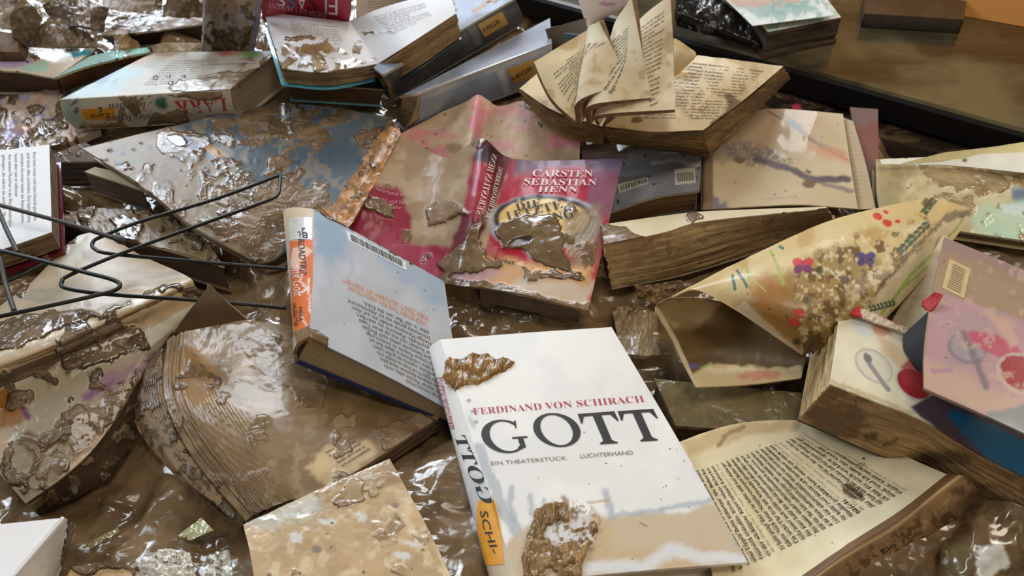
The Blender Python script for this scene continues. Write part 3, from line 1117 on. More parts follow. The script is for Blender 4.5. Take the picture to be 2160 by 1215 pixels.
def archive():
    b = book('archive_book', 'pale blue-grey hardcover with a yellow HIGB spine label, nearer of the two archive volumes', 'book',
             [[(843, 204, .098), (880, 198, .1)], [(1160, 38, .092), (1164, 91, .1)]], [[(835, 262, .045), (850, 279, .048)], [(1150, 120, .05), (1166, 168, .052)]], 'u1', .004,
             wet(paper_rough=.3, coat=.3, mudA='#8c7a63', mudB='#b4a186', edge=.5), PAGES, p_blue, '#98a3b8', p_blue_sp, '#98a5ba', seed=61)
    label_blue(b['root'], b['S'], [(1070, 146), (1134, 122), (1142, 156), (1084, 177)], [(1083, 170), (1124, 146), (1120, 138), (1079, 162)], 'a')

    def p_dark(c):
        c.poly([(900, -60), (1060, -60), (1060, 20), (1000, 30), (940, 80)], '#a6b6cf', 6, 6, 20)
        c.line([(1000, 25), (1040, 0)], 5, '#b08d6a', 3, 6, 10)
        c.mcloud(40, .6, .75, .5)

    def p_dark_sp(c):
        c.cloud('#5a5750', 30, .45, .65, .7)
        c.poly([(985, 57), (1003, 52), (1020, 93), (1003, 99)], '#777a7e', 2, 1)
        c.poly([(968, 72), (985, 64), (1000, 104), (985, 108)], '#606266', 2, 1)
        c.mpoly([(805, 160), (830, 180), (835, 215), (820, 215)], .7)
    b = book('archive_book', 'charcoal hardcover with a yellow HIGB spine label, under the white open book', 'book',
             [[(788, 143, .118), (808, 158, .12)], [(965, -70, .115), (1086, -3, .13)]], [[(804, 190, .075), (826, 214, .075)], [(980, -30, .085), (1108, 48, .085)]], 'u1', .003,
             wet(paper_rough=.42, edge=.45), PAGES, p_dark, '#7c8698', p_dark_sp, '#45464a', seed=66)
    label_blue(b['root'], b['S'], [(1007, 52), (1058, 24), (1072, 50), (1022, 78)], [(1022, 68), (1056, 48), (1051, 39), (1018, 58)], 'b')


archive()

# ================================================================== white open book at the top
def p_wl(c):
    c.poly([(605, 45), (700, 50), (690, 90), (640, 80)], '#d5d6da', 10, 10, 15, .6)
    c.mpoly([(590, 70), (640, 72), (680, 78), (670, 88), (600, 92)], .7, 5, 9)
    c.mpoly([(585, 85), (640, 95), (690, 85), (735, 100), (790, 135), (760, 150), (595, 150)], .56, 9, 12, 14)
    c.mcloud(18, .6, .7, .6, 2.0)
    c.m *= sstep(62, 85, c.y)


def p_wr(c):
    c.poly([(800, 20), (880, 0), (900, 30), (820, 75)], '#d9d9dc', 10, 8, 15, .6)
    c.mcloud(14, .64, .72, .6, 2.0)
    c.m *= c._poly([(750, 60), (840, 35), (830, 70), (770, 85)], 10, 0, 10)


def white_open():
    L = surf([[(557, 25, .135), (650, 36, .142), (738, 46, .128)], [(575, 85, .135), (670, 92, .14), (766, 88, .124)], [(594, 145, .13), (690, 152, .132), (797, 134, .118)]])
    R = surf([[(738, 46, .128), (810, 15, .15), (945, -22, .155)], [(766, 88, .124), (850, 50, .148), (955, 5, .152)], [(797, 134, .118), (870, 88, .142), (962, 28, .148)]])
    r = thing('open_book', 'open book with bright white pages, flaking mud on the left page and a turquoise cover', 'book', tuple(L([.5], [.5])[0] - np.array([0, 0, .04])))
    wp = wet(paper_rough=.6, mudA='#8b6f4b', mudB='#b39a74', edge=.6, bump=1.6, mud_rough=.3, grain=.03)
    slab('left_page', L, .0006, wp, r, p_wl, '#e3e6ec', None, 71, 2.5, .003)
    slab('right_page', R, .0006, wp, r, p_wr, '#e6e9ef', None, 72, 2.5, .002)
    block('left_page_block', shift(L, (0, 0, -.001)), shift(L, (0, .003, -.016)), PAGES, r, '#b79a70', None, 73, 8, .0012, .002)
    block('right_page_block', shift(R, (0, 0, -.001)), shift(R, (0.004, -.004, -.026)), PAGES, r, '#b0905f', None, 74, 8, .0012, .001)
    E = lambda u, v: L(np.asarray(u) * 1.0 - .04, np.asarray(v) * .98) + np.array([0, 0, -.019])
    slab('left_cover', E, .002, GLOSS, r, None, '#5fb3c9', None, 75, 6, 0, support=True)
    E2 = lambda u, v: R(np.asarray(u) * 1.02, np.asarray(v) * 1.01) + np.array([.003, -.003, -.029])
    slab('right_cover', E2, .002, GLOSS, r, None, '#2c3c40', None, 76, 6, 0, support=True)
    page_text('printed_text', r, L, [(612, 48), (712, 58), (722, 88), (620, 78)], prose(9, 34, 3), INK_SOFT, 0, False)
    page_text('printed_text', r, R, [(790, 38), (896, 8), (912, 36), (826, 72)], prose(9, 34, 4), INK_SOFT, 0, False)


white_open()
book('hardcover_book', 'teal hardcover with tan page edges lying under the white open book', 'book', [[(622, 148, .095), (790, 150, .095)], [(606, 172, .09), (812, 188, .09)]], [[(630, 175, .06), (800, 190, .06)], [(612, 212, .058), (806, 224, .058)]], None, .003,
     GLOSS, PAGES, lambda c: c.poly([(640, 165), (700, 170), (700, 190), (640, 185)], '#2f7f86', 3, 3).poly([(700, 160), (830, 160), (830, 200), (700, 190)], '#1d2a2c', 3, 3), '#7db6bd', None, None, '#8a6a40', seed=81, inset=(.02, .02, .02, .03))


def elsass():
    b = book('hardcover_book', 'red hardcover printed ELSASS standing upside down behind the white open book', 'book', [[(548, -60, .2), (748, -60, .2)], [(553, 42, .13), (737, 44, .13)]], [[(548, -60, .19), (748, -60, .19)], [(556, 48, .11), (737, 50, .11)]], None, .002,
             wet(paper_rough=.35, coat=.2, edge=.4), PAGES, lambda c: c.cloud('#8a1f30', 40, .5, .7, .5), '#a4263b', seed=86, nt=5)
    S, r = b['T'], b['root']
    for k, (s, m) in enumerate((('E', WHITE_INK), ('L', flat('pale_blue_ink', '#aab8d8', .5)), ('S', flat('dark_red_ink', '#5b1720', .5)), ('A', WHITE_INK), ('S', flat('blue_ink', '#5a76a8', .5)), ('S', WHITE_INK))):
        x = 712 - k * 22
        put_text('title_lettering', r, S, [(s, [(x, -6 - k * 1.5), (x - 19, -7.5 - k * 1.5), (x - 19, 31 - k * 4), (x, 33 - k * 4)])], m, .0008)
    put_text('author_lettering', r, S, [('JACQUES LAURENT', [(690, 28), (566, 3), (566, 14), (690, 40)], 0, True)], flat('pink_print', '#d59a9f', .5), .0008)


elsass()
S = surf([[(752, -40, .16), (872, -40, .16)], [(751, 38, .125), (852, 26, .125)]])
o = slab('loose_page', S, .0006, PAPER, None, None, '#b8ab98', None, 88, 4)
tag(o, 'small grey-beige printed page behind the white open book', 'page')
page_text('printed_text', o, S, [(775, 0), (850, -4), (845, 12), (777, 16)], prose(4, 20, 5), INK_SOFT, 0, False)

# ================================================================== thick novel upper left
def p_lark(c):
    c.cloud('#b0a592', 60, .4, .6, .6)
    c.poly([(125, 215), (260, 125), (330, 110), (240, 200)], '#9fc0c4', 20, 14, 30, .8)
    c.poly([(185, 175), (240, 138), (262, 142), (215, 178)], '#8f9ab0', 3, 3)
    c.poly([(260, 135), (330, 110), (350, 115), (280, 145)], '#cfa07c', 9, 8, 15, .7)
    c.ell(525, 113, 22, 7, '#7fa45a', 0, .5, 6, 10)
    c.ell(480, 112, 25, 5, '#b96a5e', 0, .5, 6, 10)
    c.line([(440, 136), (540, 134)], 1.2, '#8d8896', 1)
    c.mpoly([(352, 192), (380, 172), (430, 160), (470, 148), (515, 152), (545, 145), (600, 110), (500, 190), (470, 200), (400, 198)], .95, 5, 8)
    c.mpoly([(540, 125), (600, 105), (592, 125), (550, 150)], .7, 5, 8)
    c.speck(6, (320, 140, 420, 200), 2, 5, '#7d674d', .9)
    c.mcloud(50, .62, .75, .5)


def p_lark_sp(c):
    c.poly([(125, 205), (165, 205), (185, 280), (150, 280)], '#8fb0b0', 12, 8, 22, .8)
    c.ell(340, 218, 16, 12, '#3f6f62', 20, .3, 5, 8)
    c.mpoly([(250, 205), (285, 205), (298, 235), (282, 245), (268, 225)], 1, 3, 5)
    c.mpoly([(320, 235), (390, 228), (400, 262), (300, 265)], .8, 6, 8)
    c.mpoly([(352, 196), (470, 192), (468, 205), (440, 212), (400, 208)], .95, 4, 6)
    c.mpoly([(165, 245), (260, 258), (260, 275), (160, 275)], .6, 8, 8)
    c.mcloud(26, .62, .75, .55)


def lark():
    b = book('hardcover_book', 'thick pale hardcover lettered SARAH LARK in red on its upside-down spine', 'book', [[(322, 111, .097), (591, 107, .103)], [(127, 210, .095), (486, 189, .102)]],
             [[(335, 165, .055), (610, 176, .06)], [(163, 273, .053), (513, 255, .057)]], 'v1', .006, wet(paper_rough=.5, coat=.05, edge=.4, wetcoat=.2, mud_rough=.3, mudA='#7a664c', mudB='#9a8569', bump=1.4), PAGES_CLEAN, p_lark, '#bdb5a6', p_lark_sp, '#c7c0b0', '#b6a284', lambda c: c.speck(9, (500, 130, 610, 245), 1.5, 4, '#6f5a40'), jit=.0001, seed=91)
    r, S, T = b['root'], b['S'], b['T']
    put_text('author_lettering', r, S, [('LARK', [(478, 206), (366, 213), (372, 243), (482, 235)], 0, True), ('SARAH', [(482, 239), (432, 243), (435, 256), (486, 252)], 0, True)], flat('crimson_ink', '#a8444c', .5), label='red serif author name')
    put_text('title_lettering', r, S, [('Flammen', [(322, 214), (228, 219), (232, 234), (324, 230)], 0, True, .3), ('unter fernen', [(328, 240), (222, 245), (226, 258), (330, 253)], 0, True)], flat('grey_ink', '#6b6e6c', .5))
    st, R = patch('library_sticker', r, S, [(172, 230), (242, 227), (246, 255), (182, 258)], flat('orange_sticker_old', '#d9941f', .45), '#d9941f', label='orange library sticker')
    put_text('sticker_lettering', st, R, [('Lark', [(232, 238), (186, 241), (189, 250), (234, 247)], 0, False, .4)], INK)
    page_text('blurb_lettering', r, T, [(462, 128), (362, 130), (300, 180), (440, 172)][::1], prose(11, 34, 9), INK_SOFT, 0, False)


lark()

# ================================================================== big muddy picture book, centre left
def p_big(c):
    c.poly([(340, 255), (600, 205), (850, 240), (700, 470), (560, 560), (520, 450), (520, 350)], '#566069', 14, 14, 40)
    c.poly([(600, 330), (830, 260), (760, 360), (640, 420)], '#4f5d6e', 14, 20, 30, .8)
    c.poly([(345, 282), (375, 276), (520, 350), (470, 350)], '#6b7c99', 4, 4, 20)
    c.poly([(395, 285), (440, 298), (480, 330), (460, 335)], '#d1a35e', 4, 5, 15, .8)
    c.poly([(440, 385), (500, 350), (540, 420), (450, 430)], '#6e7a48', 14, 16, 20, .6)
    for k in range(46):
        rr = random.Random(k)
        x, y = rr.uniform(240, 760), rr.uniform(290, 520)
        c.line([(x, y), (x + rr.uniform(-16, 16), y + rr.uniform(-8, 10))], rr.uniform(1.2, 3), rr.choice(('#3f7f6c', '#4a5a80', '#6f9a90', '#8c93b0')), 1.5, 6, 9, .8)
    c.poly([(470, 470), (560, 460), (560, 500), (490, 505)], '#57879a', 10, 14, 14, .5)
    c.speck(40, (210, 290, 460, 440), 1.2, 4, '#66573f', .6)
    c.speck(30, (240, 300, 460, 440), 1.5, 4, '#4d5a78')
    c.cloud('#a08d72', 30, .55, .68, .5)
    c.mpoly([(440, 400), (520, 355), (600, 400), (690, 380), (720, 450), (600, 540), (540, 560), (480, 520), (410, 470)], .62, 14, 18, 26)
    c.mpoly([(430, 255), (590, 215), (700, 235), (640, 290), (520, 320), (450, 300)], .6, 14, 16, 26)
    c.mell(375, 297, 26, 10, 1.0, 20)
    c.mpoly([(600, 300), (720, 285), (700, 340), (560, 350)], .5, 14, 16)
    c.mpoly([(745, 285), (815, 262), (800, 290), (760, 305)], .85, 6, 6)
    c.mcloud(60, .5, .66, .56)


BIG = wet(paper_rough=.46, wetcoat=.4, mud_rough=.24, mudA='#665139', mudB='#8d7557', edge=.5, bump=1.2)
Tb = surf([[(174, 313, .083), (350, 270, .075), (590, 220, .07), (828, 247, .075)], [(292, 388, .08), (440, 350, .07), (610, 320, .066), (768, 345, .068)],
           [(405, 476, .07), (500, 445, .062), (600, 425, .056), (697, 448, .056)], [(545, 556, .042), (575, 548, .042), (600, 530, .043), (640, 500, .044)]])
book('picture_book', 'large blue-grey picture book coated in streaked mud, under the tips of the wire rack', 'book', Tb, shift(Tb, (.004, .006, -.016)), None, .003, BIG, PAGES_MUD, p_big, '#87765e', None, None, '#5d4a36', seed=101, relief=.003, crumple=.0003, nt=6, inset=(.03, .03, .02, .02))


def p_or(c):
    c.cloud('#8f6a44', 22, .4, .6, .8)
    c.cloud('#d7a878', 14, .55, .7, .8)
    c.mcloud(26, .55, .7, .6)


S = surf([[(824, 252, .08), (836, 262, .088), (846, 280, .087)], [(762, 345, .07), (784, 352, .08), (804, 362, .078)], [(690, 445, .058), (715, 452, .066), (742, 470, .066)], [(655, 430, .06), (690, 450, .064), (715, 492, .06)]])
tag(slab('wet_paper', S, .0008, wet(paper_rough=.3, edge=.7, bump=1.6, mudA='#6b543a', mudB='#967850'), None, p_or, '#bb8450', None, 104, 2.8, .002, .004, 24, support=True), 'strip of wet orange-brown crumpled paper left of the crimson paperback', 'paper')

# ================================================================== wire rack
def rack():
    m = flat('black_wire', '#17140f', .42, .3)
    mm = flat('muddy_wire', '#30261a', .55)
    r = thing('wire_rack', 'bent black wire display rack sticking in from the left edge', 'rack', tuple(P(150, 620, .03)))
    W = [([(592, 369, .10), (460, 418, .103), (300, 466, .106), (215, 499, .107), (196, 511, .107), (200, 525, .106), (240, 536, .105), (420, 552, .096), (540, 562, .086), (606, 567, .082)], .0015, m),
         ([(592, 369, .10), (590, 392, .099), (586, 410, .099), (560, 425, .1), (400, 482, .104), (250, 537, .107), (148, 580, .108), (131, 594, .108), (140, 608, .107), (230, 621, .104), (400, 632, .096), (520, 642, .085), (604, 650, .08)], .0015, m),
         ([(-40, 422, .112), (60, 449, .112), (130, 468, .111), (200, 489, .110), (250, 506, .108), (264, 512, .107)], .00175, mm),
         ([(-40, 520, .112), (40, 538, .112), (170, 572, .111), (232, 588, .11), (253, 600, .109), (240, 613, .109), (190, 626, .109), (90, 648, .11), (-40, 676, .11)], .0016, m),
         ([(-5, 440, .112), (14, 485, .111), (37, 532, .112)], .00175, mm),
         ([(0, 545, .112), (12, 600, .108), (30, 656, .11)], .00175, mm),
         ([(-40, 610, .10), (30, 588, .10), (110, 548, .1)], .0013, m)]
    for px, rad, mt in W:
        p = curve_pts(px, 90)
        v, f = tube(p, rad, 10)
        link_mesh('wire', v, f, mt, r)
    p = curve_pts([(238, 500, .109), (252, 505, .1085), (264, 512, .108)], 8)
    v, f = tube(p, [.0016, .0024, .003, .0034, .0035, .0033, .0027, .0012], 12)
    link_mesh('muddy_tip', v, f, mm, r)


rack()

# ================================================================== beige book spread face down, left
def p_bei(c):
    c.cloud('#c4b196', 70, .4, .6, .6)
    # lower cover: stained picture
    c.poly([(430, 628), (290, 700), (100, 775), (-100, 850), (-100, 1100), (60, 1080), (340, 760)], '#a2967f', 4, 4, 30)
    c.poly([(280, 712), (425, 630), (420, 660), (310, 735)], '#c3c3ae', 3, 2)
    c.poly([(200, 800), (330, 740), (320, 790), (190, 850)], '#8c6a78', 10, 14, 22, .8)
    c.poly([(170, 835), (240, 800), (235, 815), (175, 850)], '#7d4a7c', 5, 6, 16, .8)
    c.poly([(-10, 825), (25, 815), (50, 870), (40, 905), (0, 900)], '#8c5a1c', 6, 6, 18)
    c.line([(20, 812), (45, 850), (60, 880)], 6, '#6a3550', 3, 4)
    c.poly([(-60, 880), (20, 920), (20, 980), (-60, 1000)], '#c9b49a', 10, 12, 22, .8)
    # spine band
    c.poly([(395, 584), (430, 628), (290, 700), (100, 775), (-100, 855), (-100, 790), (200, 668)], '#b49c7a', 5, 3, 30)
    c.line([(395, 586), (280, 640), (140, 695), (-60, 770)], 5, '#d9ccb0', 5, 3)  # highlight along the ridge, painted into the colour
    # mud
    c.mpoly([(-60, 690), (60, 665), (170, 650), (215, 668), (250, 640), (280, 632), (240, 668), (150, 690), (20, 740), (-60, 770)], .85, 7, 10)
    c.ell(90, 623, 50, 14, '#a59a86', 0, .15, 3)
    c.ell(193, 540, 21, 13, '#a18e78', 0, .15, 3)
    c.mpoly([(140, 690), (240, 680), (300, 690), (320, 730), (250, 760), (140, 790), (120, 730)], .75, 9, 14)
    c.mpoly([(20, 900), (150, 850), (270, 800), (260, 880), (180, 970), (70, 1050), (0, 1000)], .56, 14, 20, 26)
    c.mcloud(50, .56, .7, .55)
    q = c._poly([(190, 485), (400, 580), (250, 640), (120, 660), (90, 590)], 10, 6, 20)
    c.m *= 1 - q * .92
    c.poly([(120, 560), (192, 492), (215, 505), (130, 575)], '#d9dccf', 8, 8, 14, .6)


def beige_open():
    S = surf([[(420, 555, .068), (395, 583, .087), (412, 605, .084), (428, 629, .076), (360, 700, .066), (285, 812, .06)],
              [(192, 491, .07), (200, 660, .093), (215, 690, .09), (235, 722, .078), (230, 820, .068), (205, 935, .056)],
              [(-10, 640, .07), (-60, 772, .093), (-70, 810, .09), (-95, 855, .078), (-40, 970, .062), (54, 1062, .045)]])
    S = surf([[(313, 546, .07), (395, 583, .09), (412, 605, .086), (428, 629, .076), (360, 705, .066), (285, 812, .06)],
              [(185, 492, .072), (225, 650, .094), (240, 680, .09), (255, 712, .078), (240, 810, .068), (215, 925, .056)],
              [(60, 600, .074), (80, 718, .096), (85, 750, .092), (95, 780, .078), (110, 890, .068), (140, 1000, .052)],
              [(-60, 690, .074), (-70, 772, .096), (-75, 812, .092), (-85, 850, .078), (-30, 960, .062), (54, 1062, .045)]])
    r = thing('picture_book', 'beige picture book spread face down under the wire rack, purple print on its muddy side', 'book', tuple(S([.5], [.5])[0] - np.array([0, 0, .06])))
    slab('cover', S, .002, wet(paper_rough=.35, mud_rough=.2, coat=.15, mudA='#66533d', mudB='#8d775c', edge=.7, bump=1.7, ripple=1.4), r, p_bei, '#b5a186', '#9c8a70', 111, 3, .003, .0004, 60)
    # the pages hanging under the lower cover
    F = surf([[(292, 812, .056), (222, 925, .052), (146, 1002, .048), (62, 1064, .042)], [(310, 870, .035), (252, 975, .028), (172, 1045, .022), (80, 1086, .018)]])
    F2 = shift(F, (-.02, .05, .002))
    T2 = lambda u, v: F(u, 0 * np.asarray(v)) * (1 - np.asarray(v)[:, None]) + (S(.8 + 0 * np.asarray(v), np.asarray(u)) - np.array([0, 0, .004])) * np.asarray(v)[:, None]
    slab('page_block', F, .006, PAGES_MUD, r, lambda c: c.mcloud(22, .42, .6, .8), '#54422f', None, 113, 4, .003, support=True)
    top = lambda u, v: S(.62 + .36 * np.asarray(v), np.asarray(u) * .96 + .02) - np.array([0, 0, .003])
    block('page_block', top, shift(top, (0, .004, -.02)), PAGES_MUD, r, '#57452f', None, 114, 8, .001, .002)
    up = lambda u, v: S(.03 + .34 * np.asarray(v), np.asarray(u) * .96 + .02) - np.array([0, 0, .003])
    block('page_block', up, shift(up, (0, .004, -.03)), PAGES_MUD, r, '#8f7658', None, 115, 8, .001, .002)


beige_open()

# the torn cardboard corner
S = surf([[(441, 602, .112), (444, 600, .112)], [(402, 652, .1), (482, 640, .1)], [(364, 704, .078), (520, 674, .084)]])
tag(slab('cardboard_scrap', S, .002, wet(paper_rough=.7, grain=.2, edge=.4), None, lambda c: c.cloud('#5a4630', 30, .4, .6, .5, 3), '#6d573b', '#a98b60', 118, 3), 'brown cardboard triangle standing up beside the wire rack', 'cardboard')

# ================================================================== muddy open book with fanned pages
def p_fan(c):
    c.cloud('#8d7557', 40, .4, .62, .8)
    c.cloud('#a58d6c', 26, .52, .68, .7)
    c.poly([(350, 760), (420, 720), (460, 790), (450, 850), (395, 860)], '#a07c52', 10, 10, 20, .8)
    c.poly([(680, 790), (860, 830), (940, 870), (800, 920), (700, 900)], '#5d4727', 18, 14, 40, .7)
    c.poly([(645, 990), (690, 940), (780, 928), (795, 955), (720, 1010), (700, 1030)], '#cdb78f', 6, 8, 18, .95)
    c.mpoly([(480, 700), (640, 690), (700, 790), (690, 880), (590, 880), (530, 800)], .47, 26, 20)
    c.mpoly([(790, 900), (890, 868), (930, 890), (810, 960)], .7, 6, 8)
    c.mcloud(60, .58, .7, .6)
    # edges of successive pages showing as steps
    st = np.abs(((c.u * 46 + c.v * 3) % 1.0) - .5)
    k = sstep(.42, .5, st) * sstep(.52, .30, c.u) * sstep(.35, .6, c.v)
    c.mixc(k, '#4a3824', .85)
    k2 = sstep(.40, .48, np.abs(((c.u * 12 + .3) % 1.0) - .5)) * sstep(.28, .12, c.u)
    c.mixc(k2, '#3b2c1b', .8)


def fan_trim(U, V):
    z = ((U * 46 + V * 3) % 1.0) * .0011 * sstep(.55, .3, U) * sstep(.3, .6, V) + ((U * 12) % 1.0) * .0022 * sstep(.3, .12, U)
    z = z + .0014 * (fbm(U * 7, V * 7, 4) - .5)
    return np.stack([0 * z, 0 * z, z], 1)


S = surf([[(352, 716, .075), (420, 690, .07), (500, 676, .058), (650, 690, .034)], [(346, 830, .07), (420, 810, .07), (540, 785, .056), (780, 765, .026)], [(400, 955, .06), (490, 930, .063), (620, 890, .055), (870, 815, .018)], [(518, 1099, .044), (605, 1058, .05), (700, 1025, .046), (946, 868, .018)]])
r = thing('open_book', 'brown mud-soaked open book with fanned page edges, left of the white book', 'book', tuple(S([.5], [.5])[0] - np.array([0, 0, .04])))
slab('page', S, .0015, wet(paper_rough=.33, mud_rough=.25, mudA='#6d573f', mudB='#917a5e', edge=.4, bump=.9, grain=.2, coat=.25, wetcoat=.4), r, p_fan, '#86704f', None, 121, 2.4, .0012, trim=fan_trim, label='mud-stained top page')
page_text('printed_text', r, S, [(688, 958), (742, 926), (782, 948), (722, 985)], prose(5, 16, 14), INK_GREY, 0, True)
block('page_block', shift(S, (0, 0, -.0016)), shift(S, (.006, .006, -.014)), PAGES_MUD, r, '#7a6244', None, 122, 10, .0012, .002)
F = surf([[(348, 735, .072), (345, 835, .068), (398, 958, .058), (515, 1100, .042)], [(318, 770, .064), (312, 860, .056), (372, 985, .046), (512, 1108, .034)], [(290, 815, .05), (290, 905, .04), (380, 1012, .03), (506, 1114, .026)]])


def p_edge(c):
    c.cloud('#4a3825', 10, .45, .6, .8, 1)
    k = sstep(.3, .48, np.abs(((c.v * 13 + fbm(c.u * 5, c.v * 2, 3) * .8) % 1) - .5))
    c.mixc(k, '#33271a', .8)
    c.mpoly([(280, 700), (360, 700), (340, 860), (280, 900)], .7, 12, 12)
    c.mcloud(40, .58, .7, .6)


slab('fanned_page_edges', F, .004, wet(paper_rough=.5, mudA='#5b4934', mudB='#7b664b', edge=.7, bump=1.6), r, p_edge, '#9a8161', None, 124, 2.4, .0015, .0006, 18, support=True,
     trim=lambda U, V: np.stack([0 * U, 0 * U, .0022 * ((V * 13) % 1.0)], 1))

# ================================================================== silt-covered hardcover bottom centre
def p_bot(c):
    c.cloud('#b79c78', 60, .42, .6, .8)
    c.cloud('#dcc9a8', 34, .56, .68, .7)
    c.poly([(520, 1100), (660, 1035), (690, 1080), (560, 1120)], '#c2c4bb', 14, 16, 20, .7)
    c.poly([(780, 1000), (822, 968), (850, 1015), (790, 1040)], '#a08a70', 6, 6, 18, .8)
    c.ell(668, 1158, 12, 8, '#8d8577', 0, .3, 2)
    c.ell(834, 1066, 9, 7, '#9a8d7a', 0, .3, 2)
    for x, y in ((690, 1100), (760, 1090), (625, 1135), (870, 1145), (850, 1170)):
        c.ell(x, y, 18, 8, '#d8dbd8', 20, .5, 12, 10, .8)
    c.poly([(800, 1140), (835, 1080), (858, 1110), (820, 1140)], '#9d8768', 2, 2)
    c.mpoly([(700, 1060), (745, 1005), (770, 1020), (765, 1060), (720, 1075)], .9, 5, 8)
    c.mpoly([(650, 1040), (820, 970), (850, 1018), (740, 1050), (670, 1075)], .5, 8, 12)
    c.speck(14, (540, 1080, 930, 1215), 1.5, 3, '#6d583e')
    c.mcloud(70, .66, .76, .52)


Tb = surf([[(513, 1107, .062), (665, 1036, .064), (822, 968, .064)], [(528, 1170, .064), (720, 1120, .066), (900, 1110, .064)], [(546, 1290, .064), (780, 1290, .066), (985, 1290, .064)]])
book('hardcover_book', 'hardcover plastered with pale beige silt, at the bottom edge left of the white book', 'book', Tb, shift(Tb, (.002, .004, -.02)), None, .003, wet(paper_rough=.26, coat=.5, mudA='#8b7456', mudB='#b39b78', edge=.35, bump=.8), PAGES_MUD, p_bot, '#c6ab84', None, None, '#5a4630', seed=131, inset=(.03,) * 4, crumple=.0006, nt=6)

# ================================================================== white book corner bottom left
Tb = surf([[(-140, 1120, .074), (136, 1092, .076)], [(-190, 1290, .072), (-10, 1262, .076)]])
b = book('hardcover_book', 'shiny white hardcover corner at the bottom left of the photo', 'book', Tb, [[(-140, 1150, .03), (156, 1122, .036)], [(-190, 1330, .03), (104, 1262, .036)]], 'u1', .003, wet(paper_rough=.2, coat=.5, grain=.02, edge=.4, mudA='#4e3d2b', mudB='#6b573f'), PAGES_MUD, None, '#eeecec',
         lambda c: c.mpoly([(142, 1080), (170, 1080), (170, 1300), (118, 1300)], .9, 5, 8), '#eeecec', '#4a3828', seed=136, back='#dddddd', bbase='#e8e6e6')

# ================================================================== loose printed page, bottom right
def p_page(c):
    c.cloud('#d9c9a0', 90, .4, .65, .7)
    c.poly([(1440, 930), (1560, 893), (1700, 885), (1680, 905), (1560, 925), (1450, 965)], '#bfa374', 8, 8, 25, .8)
    c.line([(1515, 940), (1530, 918), (1570, 900)], 4, '#8a6c44', 3, 4, 9, .8)
    c.ell(1798, 1037, 27, 13, '#6b4f33', 30, .12, 4, 10)
    c.poly([(1540, 1010), (1570, 990), (1620, 1080), (1600, 1110)], '#c9b47c', 14, 10, 20, .6)
    c.ell(1822, 967, 4, 2.5, '#5f4630', 0, .4)
    c.speck(8, (1500, 930, 1900, 1150), .8, 1.6, '#5f4b33')


S = surf([[(1395, 945, .046), (1560, 893, .046), (1740, 892, .040), (1880, 950, .048), (2002, 1003, .066)], [(1440, 1060, .046), (1600, 1030, .045), (1730, 1015, .044), (1850, 1060, .054), (1905, 1076, .062)],
          [(1500, 1200, .046), (1600, 1180, .046), (1690, 1165, .047), (1760, 1150, .053), (1800, 1140, .058)], [(1500, 1330, .046), (1560, 1300, .046), (1610, 1270, .048), (1660, 1245, .051), (1690, 1215, .054)]])
r = thing('loose_pages', 'torn-out cream printed pages with a brown glued spine, under the right of the GOTT book', 'pages', tuple(S([.5], [.5])[0] - np.array([0, 0, .01])))
slab('top_page', S, .0012, PAPER, r, p_page, '#e0d2ae', '#c8b48a', 141, 2.8, .001, .0007, 70, support=True)
RL = ['Stille legte sich über den Wald hinab, bis', 'legte uns Arme um sie. Dann hatte sie noch.', 'schwieg immer noch in einem näheren Kreis', 'seine Lippen ihren näherten. Als Rebecka', 'Feuerwerk erstrahlte, küsste Adam Rebecka.', 'es der wichtigste Kuss seines Lebens.', '', 'Er hatte gesagt, dass er sie liebte, und war dann ge-', 'fahren. Noch keine Neujahrsmorgen hatte Re-', 'Um sechs Uhr früh am Sekunde geschlafen.', 'becka immer noch nichts verändert und doch alles. Sie', 'Der Kuss hatte der Revue passieren, heute aber',
      'Das immer wieder selbstverständlich gewesen. Er', 'liche war. Das hatte endlich gesagt. Aus seinem Mund her', 'in die Worte eindringlich gelungen, als wären auch so', 'Liebe war selbstverständlich. Wann sie erst ein paar', 'Sie hatte zwei musste sich ausruhen. Stunden', 'Stunden geschlafen hatte, wurde sie auch viel', ('blieb.', .2), '', 'Zwei Tage später starrte sie an, der neue Archäo-', 'loge kam nicht bei Svenska und das ganze Projekt, dar', 'ich bin für mich wirklich spannend ge-', ('wesen, und ich hoffe, das kann ich', .8), ('tragen, kann auch anfangen«', .7)]
page_text('printed_text', r, S, [(1553, 1205), (1452, 1000), (1700, 915), (1905, 1040)], RL, INK, -.004, True, .62)
page_text('show_through_print', r, S, [(1561, 1198), (1460, 994), (1708, 913), (1912, 1034)], prose(25, 44, 77), flat('show_through_ink', '#b9ad8c', .7), 0, True, .5, .0003)
put_text('page_number', r, S, [('221', [(1812, 986), (1826, 982), (1822, 975), (1808, 979)], -.004, True)], INK)


def p_glue(c):
    c.mixc(sstep(.42, .30, c.v), '#6e4f30')
    c.mixc(sstep(.07, .02, np.abs(c.v - .42 + .04 * np.sin(c.u * 9))), '#d0b286', .85)  # lit strip along the ridge, painted in as a pale line
    q = sstep(.46, .6, c.v)
    c.mixc(sstep(.5, .6, fbm(c.x / 22, c.y / 22, 41, 4)) * q, '#5d4328', .8)
    c.mixc(sstep(.62, .7, fbm(c.x / 7, c.y / 7, 47, 3)) * q, '#c0a077', .6)


